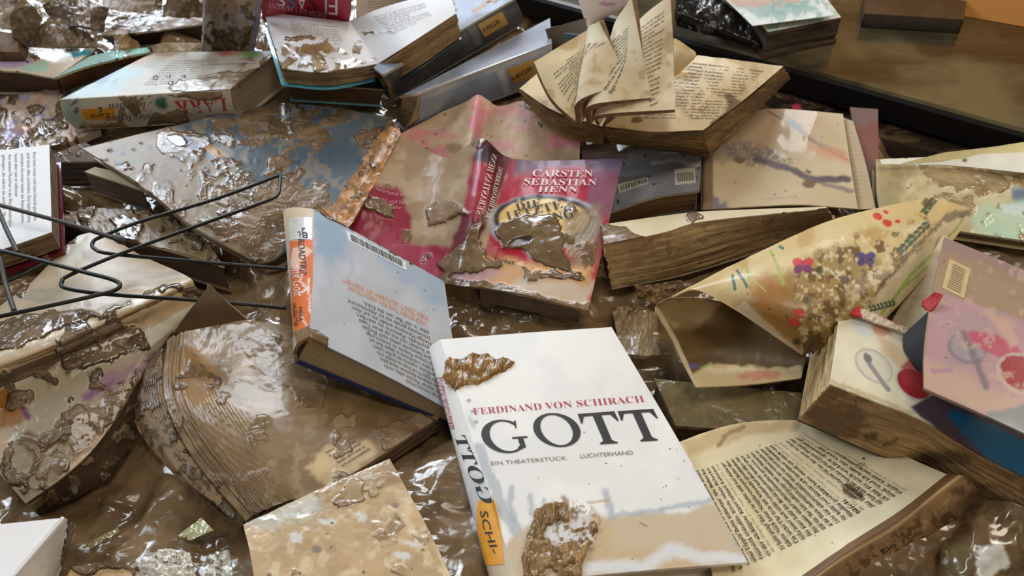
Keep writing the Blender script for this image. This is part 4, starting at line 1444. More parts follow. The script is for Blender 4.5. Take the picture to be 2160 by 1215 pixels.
S = surf([[(1996, 1001, .066), (1900, 1076, .063), (1800, 1140, .059), (1680, 1222, .055)], [(2014, 1001, .069), (1912, 1082, .067), (1806, 1149, .063), (1690, 1232, .058)], [(2034, 1006, .067), (1926, 1092, .064), (1816, 1160, .06), (1704, 1240, .056)],
          [(2062, 1030, .052), (1955, 1115, .05), (1840, 1178, .046), (1722, 1255, .044)], [(2094, 1062, .036), (1985, 1128, .036), (1870, 1190, .034), (1750, 1262, .034)]])
slab('glued_spine', S, .002, wet(paper_rough=.45, mud_rough=.3, bump=1.4, grain=.2), r, p_glue, '#a07e54', None, 143, 2.8, .0, .0, 30, label='brown glued spine strip')
put_text('spine_lettering', r, S, [('Ein', [(1862, 1168), (1890, 1152), (1884, 1143), (1856, 1159)])], INK)

# ================================================================== thick paperback lower right
def p_kitchen(c):
    c.cloud('#d9cfae', 60, .4, .6, .6)
    c.ell(1825, 690, 30, 20, '#c4c4c6', 30, .5, 8, 15, .8)
    c.poly([(1840, 690), (1880, 720), (1925, 760), (1945, 800), (1910, 790), (1860, 745)], '#d7b48c', 8, 8, 20, .8)
    c.ell(1860, 695, 22, 12, '#b9795a', 15, .3, 4, 12, .8)
    c.line([(1826, 748), (1832, 765), (1850, 790), (1868, 815), (1874, 822)], 4.5, '#8d8a86', 2)
    c.ell(1830, 756, 10, 8, '#77736f', 40, .2, 2)
    c.ell(1830, 752, 5, 3, '#c9c6c2', 40, .3)
    c.ell(1843, 772, 46, 30, '#b3aea2', 40, .06)
    c.ell(1844, 772, 42, 26, '#d6cdb6', 40, .1)
    c.line([(1826, 748), (1832, 765), (1850, 790), (1868, 815), (1874, 822)], 4.5, '#8d8a86', 2)
    c.ell(1830, 756, 10, 8, '#77736f', 40, .2, 2)
    c.ell(1929, 812, 46, 31, '#c9c2ae', 38, .05)
    c.ell(1928, 810, 40, 26, '#9c2a2c', 38, .05)
    c.ell(1922, 803, 26, 13, '#b3413f', 38, .5, 3, 9, .5)
    c.poly([(1900, 775), (1925, 750), (1950, 790), (1950, 815)], '#a5343a', 3, 3, 10, .8)
    c.poly([(1920, 858), (1970, 830), (2230, 950), (2230, 1100), (1950, 884)], '#4e3f46', 4, 3)
    c.poly([(1998, 880), (2015, 862), (2230, 960), (2230, 1060), (2100, 985)], '#145a80', 4, 3)
    c.poly([(1905, 705), (1960, 712), (1955, 790), (1935, 780), (1908, 740)], '#1c1a1c', 2, 2)
    c.line([(1755, 806), (1830, 835), (1920, 872)], 5, '#a98a5c', 4, 4, 10, .6)


T = surf([[(1772, 640, .1), (1850, 674, .1), (1945, 713, .095), (2080, 775, .09), (2230, 850, .085)], [(1763, 720, .102), (1850, 755, .102), (1950, 798, .097), (2090, 860, .088), (2230, 930, .075)], [(1750, 809, .103), (1850, 848, .102), (1955, 890, .096), (2070, 960, .08), (2230, 1040, .06)]])
B = surf([[(1722, 690, .05), (1820, 745, .05), (1940, 800, .045), (2080, 880, .035), (2230, 960, .025)], [(1683, 886, .052), (1850, 958, .05), (1962, 990, .04), (2060, 1066, .025), (2230, 1180, .012)]])
r = thing('cookbook', 'swollen thick paperback with a spoon and red bowl on its torn cover', 'book', tuple(B([.5], [.5])[0]))
slab('front_cover', T, .0012, wet(paper_rough=.35, coat=.25, grain=.05, edge=.4), r, p_kitchen, '#e2d9bd', None, 151, 2.6, label='cover with a spoon and a red bowl')


def p_fore(c):
    c.cloud('#6e4f2c', 26, .46, .58, .85, 4)
    c.poly([(1820, 915), (1850, 910), (1850, 930), (1825, 930)], '#5c4228', 4, 4, 10)
    c.poly([(1860, 935), (1895, 925), (1890, 935), (1865, 942)], '#5c4228', 3, 3, 10)
    q = c._poly([(1690, 640), (1790, 630), (1752, 812), (1690, 880), (1660, 880)], 3, 2, 10)
    c.mixc(q, '#d8bd83', .9)  # left end face painted paler, as lit from the left


block('page_block', shift(T, (0, 0, -.0013)), lerp_surf(T, B, .985), wet(paper_rough=.7, pages=38., grain=.2, pstr=.5), r, '#c09c68', p_fore, 153, 22, .0012, .002, inset=(.0, .02, .02, .0), step=3.5, label='wavy brown page block')
slab('back_cover', B, .001, GLOSS, r, None, '#2a2a2e', None, 154, 8, 0, support=True)
S = surf([[(1772, 634, .105), (1800, 642, .107), (1850, 664, .105), (1942, 704, .1)], [(1780, 660, .104), (1812, 668, .105), (1850, 682, .104), (1938, 715, .099)]])


def p_torn(c):
    c.poly([(1776, 630), (1816, 640), (1818, 672), (1790, 668)], '#b92a2e', 3, 4, 9)
    c.poly([(1815, 648), (1900, 690), (1940, 710), (1930, 702), (1850, 660)], '#b04a4a', 2, 3, 9, .8)


slab('torn_spine_paper', S, .0012, PAPER, r, p_torn, '#cdbfa4', None, 155, 2.4, .0, .0025, 9, label='torn white paper edge with a red tip')
S = surf([[(1906, 705, .101), (1960, 655, .118)], [(1908, 742, .1), (1958, 700, .117)], [(1948, 790, .1), (1957, 742, .115)]])
slab('cloth_hinge', S, .001, flat('black_book_cloth', '#232224', .8, sc=900., noise_amt=.4), r, None, '#232224', None, 156, 4, label='black cloth hinge')
S = surf([[(1752, 655, .088), (1770, 642, .098)], [(1712, 745, .07), (1728, 725, .076)]])
slab('dark_cover_edge', S, .0015, flat('black_cover_edge', '#1a1817', .45), r, None, '#1a1817', None, 157, 5)

# ================================================================== pink cover at the right edge
def p_pinkcover(c):
    c.cloud('#a3866a', 60, .4, .62, .7)
    c.poly([(1970, 480), (2240, 590), (2240, 625), (2090, 562), (1985, 532)], '#987f7d', 12, 12, 30, .8)
    c.poly([(1963, 640), (1985, 618), (2240, 700), (2240, 960), (1945, 820)], '#b78f92', 3, 2)
    mk = c._poly([(1963, 640), (1985, 618), (2240, 700), (2240, 960), (1945, 820)], 3, 2, 20)
    c.mixc(sstep(.5, .68, fbm(c.x / 45, c.y / 45, 19, 4)) * mk, '#a8908f', .7)
    c.poly([(1945, 750), (2040, 790), (2170, 860), (2170, 910), (1945, 830)], '#c4a58b', 20, 16, 30, .8)
    c.ell(2040, 735, 42, 32, '#8d7d80', 25, .08, 3)
    c.ell(2040, 733, 36, 26, '#a39295', 25, .1, 3)
    c.line([(2030, 705), (2050, 735), (2070, 790), (2080, 815)], 7, '#827476', 5, 3)
    c.ell(2100, 728, 62, 20, '#bb5a6c', 22, .12, 4)
    c.ell(2160, 790, 60, 42, '#bfae9c', 25, .05, 2)
    c.ell(2160, 788, 52, 35, '#9d3640', 25, .08, 5, 12)
    c.cloud('#c4a392', 22, .62, .72, .6)
    c.poly([(1960, 775), (2010, 775), (2010, 785), (1970, 788)], '#b07a94', 3, 5, 10, .7)
    c.poly([(2080, 870), (2240, 840), (2240, 1000), (2090, 900)], '#7f8688', 6, 5, 15, .9)
    c.poly([(2075, 650), (2120, 670), (2150, 720), (2130, 735), (2100, 690)], '#cba28d', 6, 5, 14, .8)
    c.speck(12, (1975, 530, 2160, 840), .8, 1.8, '#6d5a50')


T = surf([[(1992, 500, .118), (2090, 540, .12), (2260, 612, .12)], [(1964, 632, .126), (2080, 668, .128), (2260, 730, .128)], [(1950, 726, .124), (2070, 780, .126), (2260, 860, .126)], [(1949, 818, .122), (2070, 872, .124), (2260, 960, .122)]])
r = thing('book_cover', 'torn-off pink and beige book cover with pale cups, at the right edge above the cookbook', 'book cover', tuple(T([.5], [.5])[0] - np.array([0, 0, .004])))
slab('cover_board', T, .0028, wet(paper_rough=.3, coat=.35, grain=.04, edge=.4), r, p_pinkcover, '#a68a70', '#3a3236', 161, 2.6, support=True)
st, R = patch('barcode_label', r, T, [(2003, 546), (2047, 568), (2034, 630), (1987, 607)], flat('cream_label', '#c9b183', .35), '#c9b183', label='faded cream barcode label')
V, F, x = [], [], .12
rr = random.Random(8)
while x < .9:
    wv = rr.choice((.03, .05))
    q = R(np.array([.2, .8, .8, .2]), np.array([x, x, x + wv, x + wv])) + normals(R, np.array([.5]), np.array([.5])) * .0004
    k = len(V)
    V += list(q)
    F.append((k + 3, k + 2, k + 1, k))
    x += wv + .04
link_mesh('barcode', V, F, flat('faded_bars', '#a08c68', .5), st, smooth=False)
S = surf([[(1972, 616, .132), (1990, 622, .132)], [(1943, 640, .124), (1965, 655, .127)], [(1952, 652, .122), (1962, 655, .126)]])
slab('torn_tip', S, .0012, wet(paper_rough=.7, edge=.2), r, None, '#b02830', None, 163, 2.4, 0, .002, 8, label='torn red paper tip')
S = surf([[(1880, 690, .088), (1985, 500, .108), (2030, 520, .11)], [(1945, 720, .09), (1965, 640, .108), (1990, 600, .112)]])
S = surf([[(1990, 495, .108), (2062, 540, .108)], [(1905, 635, .088), (1990, 640, .1)], [(1868, 700, .078), (1970, 735, .09)]])
tag(slab('loose_page', S, .0008, PAPER, None, lambda c: c.cloud('#b39c78', 12, .5, .65, .6, 3), '#cbb893', None, 165, 4, support=True), 'cream page with faint ruled lines between the butterfly sheet and the pink cover', 'page')

# ================================================================== butterfly sheet
def p_bfly(c):
    c.cloud('#cdb073', 70, .4, .6, .7)
    c.cloud('#b98f4c', 50, .58, .72, .6)
    c.poly([(1560, 640), (1620, 585), (1700, 600), (1720, 700), (1660, 720), (1600, 680)], '#9c682a', 26, 14, 30, .95)
    c.poly([(1660, 580), (1760, 520), (1830, 540), (1880, 580), (1880, 660), (1780, 700), (1690, 735), (1650, 690)], '#957642', 20, 20, 25, .8)
    c.cloud('#6b4d25', 13, .56, .66, 0.0)
    m = c._poly([(1680, 560), (1790, 500), (1900, 480), (1960, 440), (1960, 500), (1880, 620), (1760, 720), (1680, 730)], 16, 14, 20)
    c.mixc(sstep(.5, .62, fbm(c.x / 16, c.y / 16, 77, 5)) * m, '#6b4a20', .9)
    c.mixc(sstep(.58, .66, fbm(c.x / 9, c.y / 9, 79, 5)) * m, '#e0d1a8', .7)
    c.poly([(1840, 640), (1880, 580), (1950, 520), (2000, 450), (2058, 438), (2010, 500), (1930, 590), (1850, 690), (1790, 715)], '#d9c8a3', 6, 6, 20, .9)
    c.poly([(1840, 620), (1925, 520), (2000, 450), (2058, 440), (2045, 455), (1990, 470), (1930, 530), (1900, 560), (1860, 610)], '#5f4522', 4, 8, 12, .85)
    c.poly([(1545, 650), (1570, 635), (1690, 745), (1650, 740)], '#cabba0', 4, 4, 14, .8)
    for q in ([(1625, 530), (1640, 560), (1652, 600)], [(1575, 565), (1580, 590)], [(1880, 640), (1920, 580), (1980, 525), (2030, 465)], [(1860, 660), (1900, 610), (1960, 560)]):
        c.line(q, 3, '#9fb24e', 1.5, 2, 9, .9)
    c.line([(1575, 580), (1600, 600), (1615, 615)], 1.2, '#a9b86a', 1)
    for q in ([(1545, 582), (1550, 610)], [(1555, 572), (1566, 588)], [(1568, 590), (1575, 605)], [(1645, 520), (1652, 524)]):
        c.line(q, 3, '#3d6a5c', 1.2, 1.5, 7)
    for k in range(7):
        x, y = 1946 + k * 3.4, 446 - k * 4.6
        c.ell(x, y, 5.5, 2.4, '#3f5a3c', -20, .2)
        c.ell(x + 6, y + 5, 5.5, 2.4, '#3f5a3c', 30, .2)
        x, y = 1896 + k * 9, 526 - k * 9
        c.ell(x, y, 7, 3.4, '#3f5a44', -20, .2)
        c.ell(x + 7, y + 6, 7, 3.4, '#3f5a44', -60, .2)
        x, y = 1835 + k * 8, 648 - k * 2
        c.ell(x, y, 5, 2.6, '#3f5f48', 40, .2)
        c.ell(x + 2, y + 7, 5, 2.6, '#3f5f48', -40, .2)
    for bx, by, c1, c2, s, ro in ((1694, 560, '#c8323c', '#7a3560', 1, 0), (1826, 546, '#5b4878', '#4d3a66', .9, 0)):
        for sd in (-1, 1):
            c.ell(bx + sd * 11 * s, by - 6 * s, 12 * s, 9.5 * s, c1, sd * -25, .1)
            c.ell(bx + sd * 10 * s, by + 8 * s, 10 * s, 9 * s, c2, sd * 35, .1)
        c.line([(bx, by - 9), (bx, by + 10)], 1.6, '#6a4a55', 1)
    for x, y, r_ in ((1851, 457, 10), (1872, 470, 10), (1868, 448, 5.5), (1893, 468, 5.5), (1685, 660, 12), (1675, 680, 12)):
        c.ell(x, y, r_ * 1.1, r_ * .7, '#c93c34', 20, .15, 2, 8)
    for x, y, r_ in ((1703, 636, 10), (1780, 590, 11), (1728, 570, 9), (1955, 428, 10), (1680, 720, 8)):
        c.ell(x, y, r_, r_, '#4f3b26', 0, .3, 3, 8, .85)
    c.speck(14, (1560, 480, 1950, 720), 1, 2.2, '#3d2d1c')
    c.mpoly([(1690, 715), (1730, 700), (1740, 740), (1690, 750)], .8, 6, 8)


A = surf([[(1415, 626, .085), (1580, 542, .1), (1760, 463, .106), (1962, 415, .1)], [(1470, 612, .096), (1615, 575, .112), (1790, 505, .116), (1990, 423, .104)], [(1560, 660, .092), (1690, 655, .108), (1850, 585, .113), (2025, 433, .103)], [(1690, 748, .07), (1790, 716, .086), (1890, 650, .096), (2060, 445, .098)]])
r = thing('picture_book_sheet', 'curled cream sheet printed with butterflies and leaves, brown stains along its fold', 'sheet', tuple(A([.5], [.5])[0] - np.array([0, 0, .05])))
BF = wet(paper_rough=.42, coat=.12, mudA='#5f4a2c', mudB='#84683f', edge=.4, bump=.5, grain=.07)
slab('outer_leaf', A, .001, BF, r, p_bfly, '#d2ba84', '#b89f74', 171, 2.5, .001, .0009, 60)


def p_inner(c):
    c.cloud('#4f3c20', 60, .4, .6, .6)
    c.poly([(1462, 790), (1500, 768), (1600, 775), (1690, 772), (1695, 830), (1450, 830)], '#c9ae7f', 4, 7, 20)
    c.poly([(1485, 778), (1580, 770), (1600, 785), (1500, 790)], '#dccb9e', 6, 8, 14, .8)
    c.poly([(1555, 792), (1600, 780), (1650, 785), (1645, 800), (1560, 802)], '#c07058', 5, 9, 10, .7)
    c.ell(1460, 772, 14, 5, '#6d5480', 10, .3, 4, 8, .9)
    c.line([(1478, 776), (1500, 768)], 2, '#90a860', 1.5, 2)
    c.poly([(1385, 655), (1400, 635), (1480, 625), (1520, 640), (1470, 690), (1420, 690)], '#b59a6c', 8, 8, 20, .8)
    c.line([(1385, 652), (1425, 720), (1468, 818)], 5, '#cbb88e', 2)


Bs = surf([[(1412, 628, .084), (1500, 632, .07), (1600, 665, .05), (1700, 725, .045)], [(1383, 655, .07), (1460, 690, .052), (1570, 725, .044), (1700, 755, .042)], [(1425, 735, .058), (1500, 752, .05), (1590, 765, .045), (1695, 775, .043)], [(1468, 817, .052), (1540, 814, .05), (1610, 808, .047), (1690, 798, .044)]])
slab('inner_leaf', Bs, .001, BF, r, p_inner, '#6e562f', None, 173, 2.8, .001, .0006, 60, support=True, label='brown-stained inner leaf')

# ================================================================== mud-soaked page block in the middle
def p_pb(c):
    c.cloud('#d8c6a0', 40, .4, .6, .6)
    c.mpoly([(1265, 470), (1340, 490), (1380, 505), (1390, 520), (1265, 530)], .9, 6, 8)
    c.mpoly([(1380, 500), (1480, 470), (1745, 440), (1745, 460), (1480, 485), (1380, 520)], .9, 3, 4)
    c.mell(1465, 458, 20, 10, .8)


def p_pbf(c):
    c.cloud('#b08a5c', 16, .56, .66, .7, 6)
    c.m[:] = np.maximum(c.m, .38)


T = surf([[(1268, 474, .078), (1400, 455, .082), (1500, 445, .083), (1742, 436, .084)], [(1274, 517, .08), (1400, 490, .084), (1490, 466, .085), (1746, 440, .084)]])
B = surf([[(1275, 575, .035), (1420, 560, .035), (1600, 500, .045), (1764, 464, .055)], [(1291, 610, .036), (1430, 584, .036), (1600, 532, .045), (1764, 472, .055)]])
book('paperback_book', 'swollen book with its brown mud-caked page edges facing the viewer, left of the butterfly sheet', 'book', T, B, None, .003, wet(paper_rough=.55, edge=.35, mudA='#6b563d', mudB='#83694b', bump=.6), wet(paper_rough=.7, mud_rough=.6, pages=30., grain=.2, pstr=.4, mudA='#8a7150', mudB='#a98c66', edge=.55, bump=.5, scale=110., wetcoat=.15), p_pb, '#dccdab', None, None, '#c4a472', p_pbf, seed=181, nt=18, jit=.0012, wave=.004, inset=(.0, .0, .02, .0), board=.001)
S = surf([[(1340, 603, .05), (1385, 598, .05), (1440, 590, .052)], [(1345, 630, .04), (1388, 642, .038), (1425, 625, .044)]])
tag(slab('torn_paper', S, .003, PAGES_MUD, None, lambda c: c.cloud('#c49b5c', 9, .5, .64, .8), '#7a5d38', None, 184, 2.4, .001, .004, 14, support=True), 'torn brown paper shred under the mud-caked page edges', 'paper scrap')

# ================================================================== grey paperback with bar codes
def p_grey(c):
    c.cloud('#6a6c70', 40, .45, .65, .6)
    c.poly([(1215, 300), (1400, 295), (1330, 325), (1300, 340), (1215, 345)], '#6d5853', 8, 10, 20, .9)
    c.poly([(1300, 330), (1360, 310), (1440, 325), (1480, 330), (1480, 345), (1400, 335)], '#9a9ca0', 6, 7, 14, .8)
    c.line([(1375, 345), (1420, 338), (1475, 350)], 4, '#c0c2c4', 3, 4, 12, .7)
    for k in range(4):
        c.line([(1255, 312 + k * 5), (1315, 309 + k * 5)], 1, '#8d7f78', 1, 0, 9, .6)
    c.speck(24, (1300, 310, 1475, 440), 1, 3, '#2f2d2b')


T = surf([[(1224, 306, .05), (1350, 300, .056), (1479, 322, .058)], [(1240, 390, .054), (1370, 366, .062), (1478, 366, .064)], [(1262, 456, .056), (1380, 416, .066), (1476, 402, .064)]])
b = book('paperback_book', 'dark grey paperback with two barcode labels, under the fanned open book', 'book', T, shift(T, (.002, .006, -.028)), None, .003, GLOSS, PAGES_CLEAN, p_grey, '#7c7f85', None, None, '#7c5f3a', seed=186, inset=(.02, .02, .02, .01), nt=8, wave=.002)
for q in ([(1422, 358), (1465, 354), (1468, 386), (1424, 391)], [(1301, 390), (1367, 374), (1368, 388), (1306, 408)], [(1394, 312), (1428, 311), (1430, 323), (1396, 324)]):
    st, R = patch('barcode_label', b['root'], T, q, flat('pale_label', '#b5b4a2', .4), '#b5b4a2')
    V, F, x = [], [], .1
    while x < .9:
        wv = rr.choice((.03, .05))
        qd = R(np.array([x, x + wv, x + wv, x]), np.array([.25, .25, .8, .8])) + normals(R, np.array([.5]), np.array([.5])) * .0004
        k = len(V)
        V += list(qd)
        F.append((k + 3, k + 2, k + 1, k))
        x += wv + .04
    link_mesh('barcode', V, F, INK_GREY, st, smooth=False)

# ================================================================== beige illustrated cover
def p_ill(c):
    c.cloud('#cdb692', 70, .4, .62, .6)
    c.poly([(1560, 230), (1640, 225), (1660, 290), (1590, 330), (1520, 330)], '#b29278', 18, 14, 25, .7)
    c.poly([(1500, 320), (1570, 300), (1640, 320), (1600, 350), (1510, 345)], '#8d8378', 12, 16, 12, .7)
    m = c._poly([(1530, 300), (1600, 300), (1680, 340), (1620, 360), (1530, 330)], 8, 8, 14)
    c.mixc(sstep(.48, .58, fbm(c.x / 5, c.y / 5, 91, 4)) * m, '#6d6672', .7)
    c.line([(1595, 335), (1660, 355), (1710, 378), (1790, 378)], 7, '#6a5c62', 3, 4, 14, 1)
    c.line([(1700, 375), (1745, 390), (1800, 405)], 4, '#776a6e', 2, 3, 12, .7)
    c.line([(1620, 235), (1680, 270), (1730, 310), (1790, 338)], 2.5, '#735c50', 2, 3, 14, .8)
    c.line([(1650, 240), (1680, 265), (1720, 300), (1780, 325)], 3.5, '#a39690', 2, 3, 14, .8)
    c.line([(1668, 256), (1684, 268)], 6, '#7da3b3', 2, 2)
    c.poly([(1700, 300), (1790, 320), (1800, 345), (1730, 335)], '#d89874', 8, 8, 14, .7)
    c.poly([(1500, 410), (1530, 430), (1540, 445), (1500, 445)], '#6f6f80', 6, 8, 10, .8)
    for x, y, r_ in ((1560, 338, 10), (1706, 388, 12), (1480, 380, 4), (1705, 363, 5)):
        c.ell(x, y, r_ * 1.2, r_ * .7, '#7a6650', 0, .2, 1.5, 8)
    c.line([(1600, 420), (1680, 416)], 1, '#8d7f68', .8)
    c.speck(14, (1520, 260, 1800, 430), .8, 1.8, '#6b5a42')


S = surf([[(1478, 250, .042), (1500, 245, .045), (1630, 230, .058), (1778, 240, .066)], [(1478, 345, .05), (1504, 345, .056), (1650, 330, .064), (1792, 335, .07)], [(1478, 442, .048), (1504, 441, .055), (1680, 432, .063), (1809, 441, .062)]])
tag(slab('paperback_cover', S, .0012, wet(paper_rough=.4, coat=.2, grain=.04, edge=.4), None, lambda c: p_ill(c).c if False else (p_ill(c), c.poly([(1470, 240), (1504, 240), (1504, 445), (1470, 445)], '#8d775c', 1.5)), '#d3c3a0', '#b9a57f', 191, 2.6, 0, .0008, 70, support=True), 'beige cover illustrated with a grey branch, right of the grey paperback', 'book cover')
S = surf([[(1774, 246, .06), (1800, 256, .066)], [(1792, 340, .064), (1826, 345, .07)], [(1806, 442, .058), (1847, 440, .062)]])
tag(slab('loose_page', S, .0008, PAPER, None, lambda c: [c.line([(1780 + k * .6, 262 + k * 9), (1850, 266 + k * 9)], 1, '#a59374', 1, 0, 9, .6) for k in range(18)], '#b8a27c', None, 193, 3, support=True), 'narrow brownish page edge showing right of the illustrated beige cover', 'page')
S = surf([[(1793, 226, .066), (1852, 230, .068)], [(1812, 330, .06), (1853, 330, .064)], [(1838, 444, .05), (1853, 440, .05)]])
tag(slab('paperback_cover', S, .002, MATT, None, lambda c: c.cloud('#6f5a52', 40, .4, .6, .8).poly([(1800, 270), (1870, 270), (1870, 350), (1800, 340)], '#7d4636', 16, 10), '#75493c', None, 194, 4, support=True), 'red-brown cover standing behind the illustrated beige cover', 'book cover')

# ================================================================== open book with fanned leaves
OLD = wet(paper_rough=.7, grain=.08, mudA='#6b573f', mudB='#8c7352', edge=.35, bump=.6)


def p_old(c):
    c.cloud('#d6c19a', 60, .4, .6, .7)
    c.cloud('#b89a6c', 40, .6, .75, .7)


def p_oldr(c):
    p_old(c)
    c.ell(1343, 254, 13, 7, '#7d6a4c', 0, .15, 3, 9)
    c.poly([(1525, 200), (1540, 198), (1562, 212), (1558, 230), (1510, 268), (1495, 262), (1530, 235), (1538, 220)], '#7a6244', 2, 2, 14)
    m = c._poly([(1450, 225), (1500, 215), (1480, 255), (1455, 255)], 8, 8, 12)
    c.mixc(sstep(.5, .6, fbm(c.x / 6, c.y / 6, 31, 4)) * m, '#a0793c', .7)
    c.speck(12, (1300, 130, 1640, 270), .8, 1.8, '#51412c')


def fanned():
    R = surf([[(1472, 116, .122), (1560, 128, .128), (1652, 140, .118)], [(1374, 190, .116), (1470, 200, .126), (1572, 208, .116)], [(1277, 266, .108), (1380, 277, .12), (1484, 274, .112)]])
    r = thing('open_book', 'stained yellowed open book with four curling leaves standing up, in front of the dark tabletop', 'book', tuple(R([.3], [.6])[0] - np.array([0, 0, .05])))
    slab('right_page', R, .0008, OLD, r, p_oldr, '#e0d0ac', None, 201, 2.6, .001, .0012, 60)
    page_text('printed_text', r, R, [(1460, 135), (1608, 153), (1510, 252), (1335, 250)], prose(18, 40, 21), INK, -.002, True)
    Bm = surf([[(1480, 160, .075), (1668, 165, .07)], [(1288, 302, .062), (1498, 330, .06)]])

    def p_side(c):
        c.cloud('#6e5430', 20, .5, .62, .7, 6)
    block('right_page_block', shift(R, (0, 0, -.001)), Bm, wet(paper_rough=.75, pages=30., grain=.15), r, '#a5834f', p_side, 203, 16, .0016, .003, inset=(0, 0, 0, 0))
    # left half lying open
    Lb = surf([[(1140, 150, .1), (1230, 180, .1), (1300, 200, .095)], [(1096, 188, .102), (1170, 235, .1), (1270, 268, .1)]])
    Lbb = surf([[(1150, 165, .07), (1300, 230, .065)], [(1102, 206, .085), (1180, 286, .066), (1264, 304, .06)]])
    block('left_page_block', Lb, surf([[(1150, 165, .07), (1230, 220, .066), (1300, 240, .062)], [(1102, 208, .084), (1178, 282, .068), (1266, 304, .06)]]), wet(paper_rough=.75, pages=30., grain=.15), r, '#a5834f', p_side, 204, 12, .0016, .002)
    slab('left_page', shift(Lb, (0, 0, .0006)), .0006, OLD, r, lambda c: (p_old(c), c.cloud('#a88b60', 20, .5, .65, .7)), '#d6c196', None, 205, 3)

    def leaf(rows, seed, tq, n, thick, lines=None):
        S = surf(rows)
        o = slab('curled_leaf', S, thick, OLD, r, p_old, '#e2d4b4', '#d9c8a0', seed, 2.4, 0, .0005, 40, side='#7d6040')
        if tq:
            page_text('printed_text', o, S, tq, prose(n, 24, seed), INK, -.002, True, ng=2)
        return S
    leaf([[(1245, 60, .165), (1275, 100, .15), (1305, 150, .13)], [(1185, 95, .158), (1222, 150, .142), (1262, 205, .12)], [(1126, 131, .152), (1162, 206, .13), (1216, 258, .112)]], 206, [(1237, 100), (1165, 152), (1212, 232), (1236, 160)], 13, .0045)
    leaf([[(1300, 150, .125), (1240, 70, .175), (1263, 44, .195)], [(1255, 205, .118), (1226, 140, .165), (1297, 110, .178)], [(1214, 256, .112), (1222, 212, .148), (1328, 174, .158)]], 207, [(1228, 150), (1272, 90), (1294, 158), (1228, 196)], 9, .0055)
    leaf([[(1330, 150, .125), (1292, 70, .175), (1332, -8, .215)], [(1275, 205, .118), (1262, 150, .16), (1352, 95, .185)], [(1236, 258, .112), (1246, 222, .146), (1375, 206, .15)]], 208, [(1282, 160), (1326, 60), (1322, 120), (1290, 200)], 10, .0055)
    leaf([[(1370, 150, .125), (1340, 60, .17), (1414, -14, .21)], [(1300, 205, .118), (1290, 160, .15), (1420, 100, .175)], [(1256, 260, .112), (1266, 242, .136), (1424, 231, .145)]], 209, [(1352, 62), (1402, 26), (1388, 218), (1372, 226)], 20, .0042)
    S = surf([[(1400, 150, .12), (1415, 82, .15), (1466, 108, .14)], [(1410, 160, .115), (1424, 120, .14), (1466, 122, .135)], [(1400, 180, .112), (1422, 165, .118), (1430, 158, .118)]])
    slab('curled_leaf', S, .0015, OLD, r, p_old, '#c9ad80', None, 210, 3)


fanned()

# ================================================================== muddy picture book and white sheets at the right edge
def p_rt(c):
    c.cloud('#a99266', 30, .4, .6, .7)
    c.poly([(1960, 360), (2010, 350), (2040, 390), (1990, 400)], '#e2d7b2', 4, 9, 9, .9)
    c.poly([(2050, 370), (2100, 365), (2130, 400), (2080, 405)], '#dfe0d4', 3, 6, 8, .9)
    c.poly([(2130, 400), (2240, 370), (2240, 440), (2140, 430)], '#8f9dab', 8, 10, 14)
    c.poly([(2030, 450), (2160, 420), (2240, 430), (2240, 540), (2070, 500)], '#a9c4a8', 18, 14, 25, .9)
    c.poly([(2110, 430), (2240, 425), (2240, 470), (2120, 450)], '#c7d6d2', 5, 4, 10, .8)
    c.poly([(2140, 400), (2180, 395), (2180, 420), (2135, 420)], '#59607a', 6, 6, 8, .7)
    c.poly([(1850, 350), (1900, 345), (1910, 440), (1850, 440)], '#a4946c', 12, 12, 20, .8)
    c.mpoly([(1930, 340), (2160, 355), (2160, 400), (2060, 420), (1960, 400)], .6, 14, 14)
    c.mpoly([(1960, 400), (2060, 410), (2060, 460), (1960, 430)], .6, 10, 12)
    c.mcloud(26, .6, .72, .5)


T = surf([[(1848, 336, .07), (2020, 330, .072), (2260, 330, .072)], [(1850, 405, .068), (2030, 415, .07), (2260, 430, .068)], [(1860, 462, .062), (2030, 488, .062), (2260, 522, .06)]])
book('picture_book', 'pale green picture book smeared with tan mud, at the right edge under white sheets', 'book', T, shift(T, (0, .004, -.012)), None, .003, wet(paper_rough=.3, coat=.25, mudA='#8d7650', mudB='#b09870', edge=.5, bump=.6), PAGES, p_rt, '#cbbd92', None, None, '#a08a5c', seed=221, inset=(.02,) * 4, nt=6)
S = surf([[(1990, 322, .084), (2090, 310, .086), (2260, 285, .09)], [(1900, 345, .078), (2060, 335, .08), (2260, 330, .084)]])
tag(slab('loose_page', S, .0006, PAPER, None, None, '#d6c690', None, 223, 4, 0, .001, 50), 'cream sheet, upper of the two on the picture book at the right edge', 'page')
S = surf([[(1856, 336, .078), (1980, 330, .08), (2260, 316, .088)], [(1860, 346, .077), (2020, 350, .077), (2260, 376, .08)]])
tag(slab('loose_page', S, .0006, PAPER, None, lambda c: c.speck(4, (1890, 325, 2120, 345), 2, 5, '#6b543a'), '#e4dfcf', None, 224, 4, 0, .0006, 50), 'white sheet, lower of the two on the picture book at the right edge', 'page')

# ================================================================== tabletop, board and the things on it

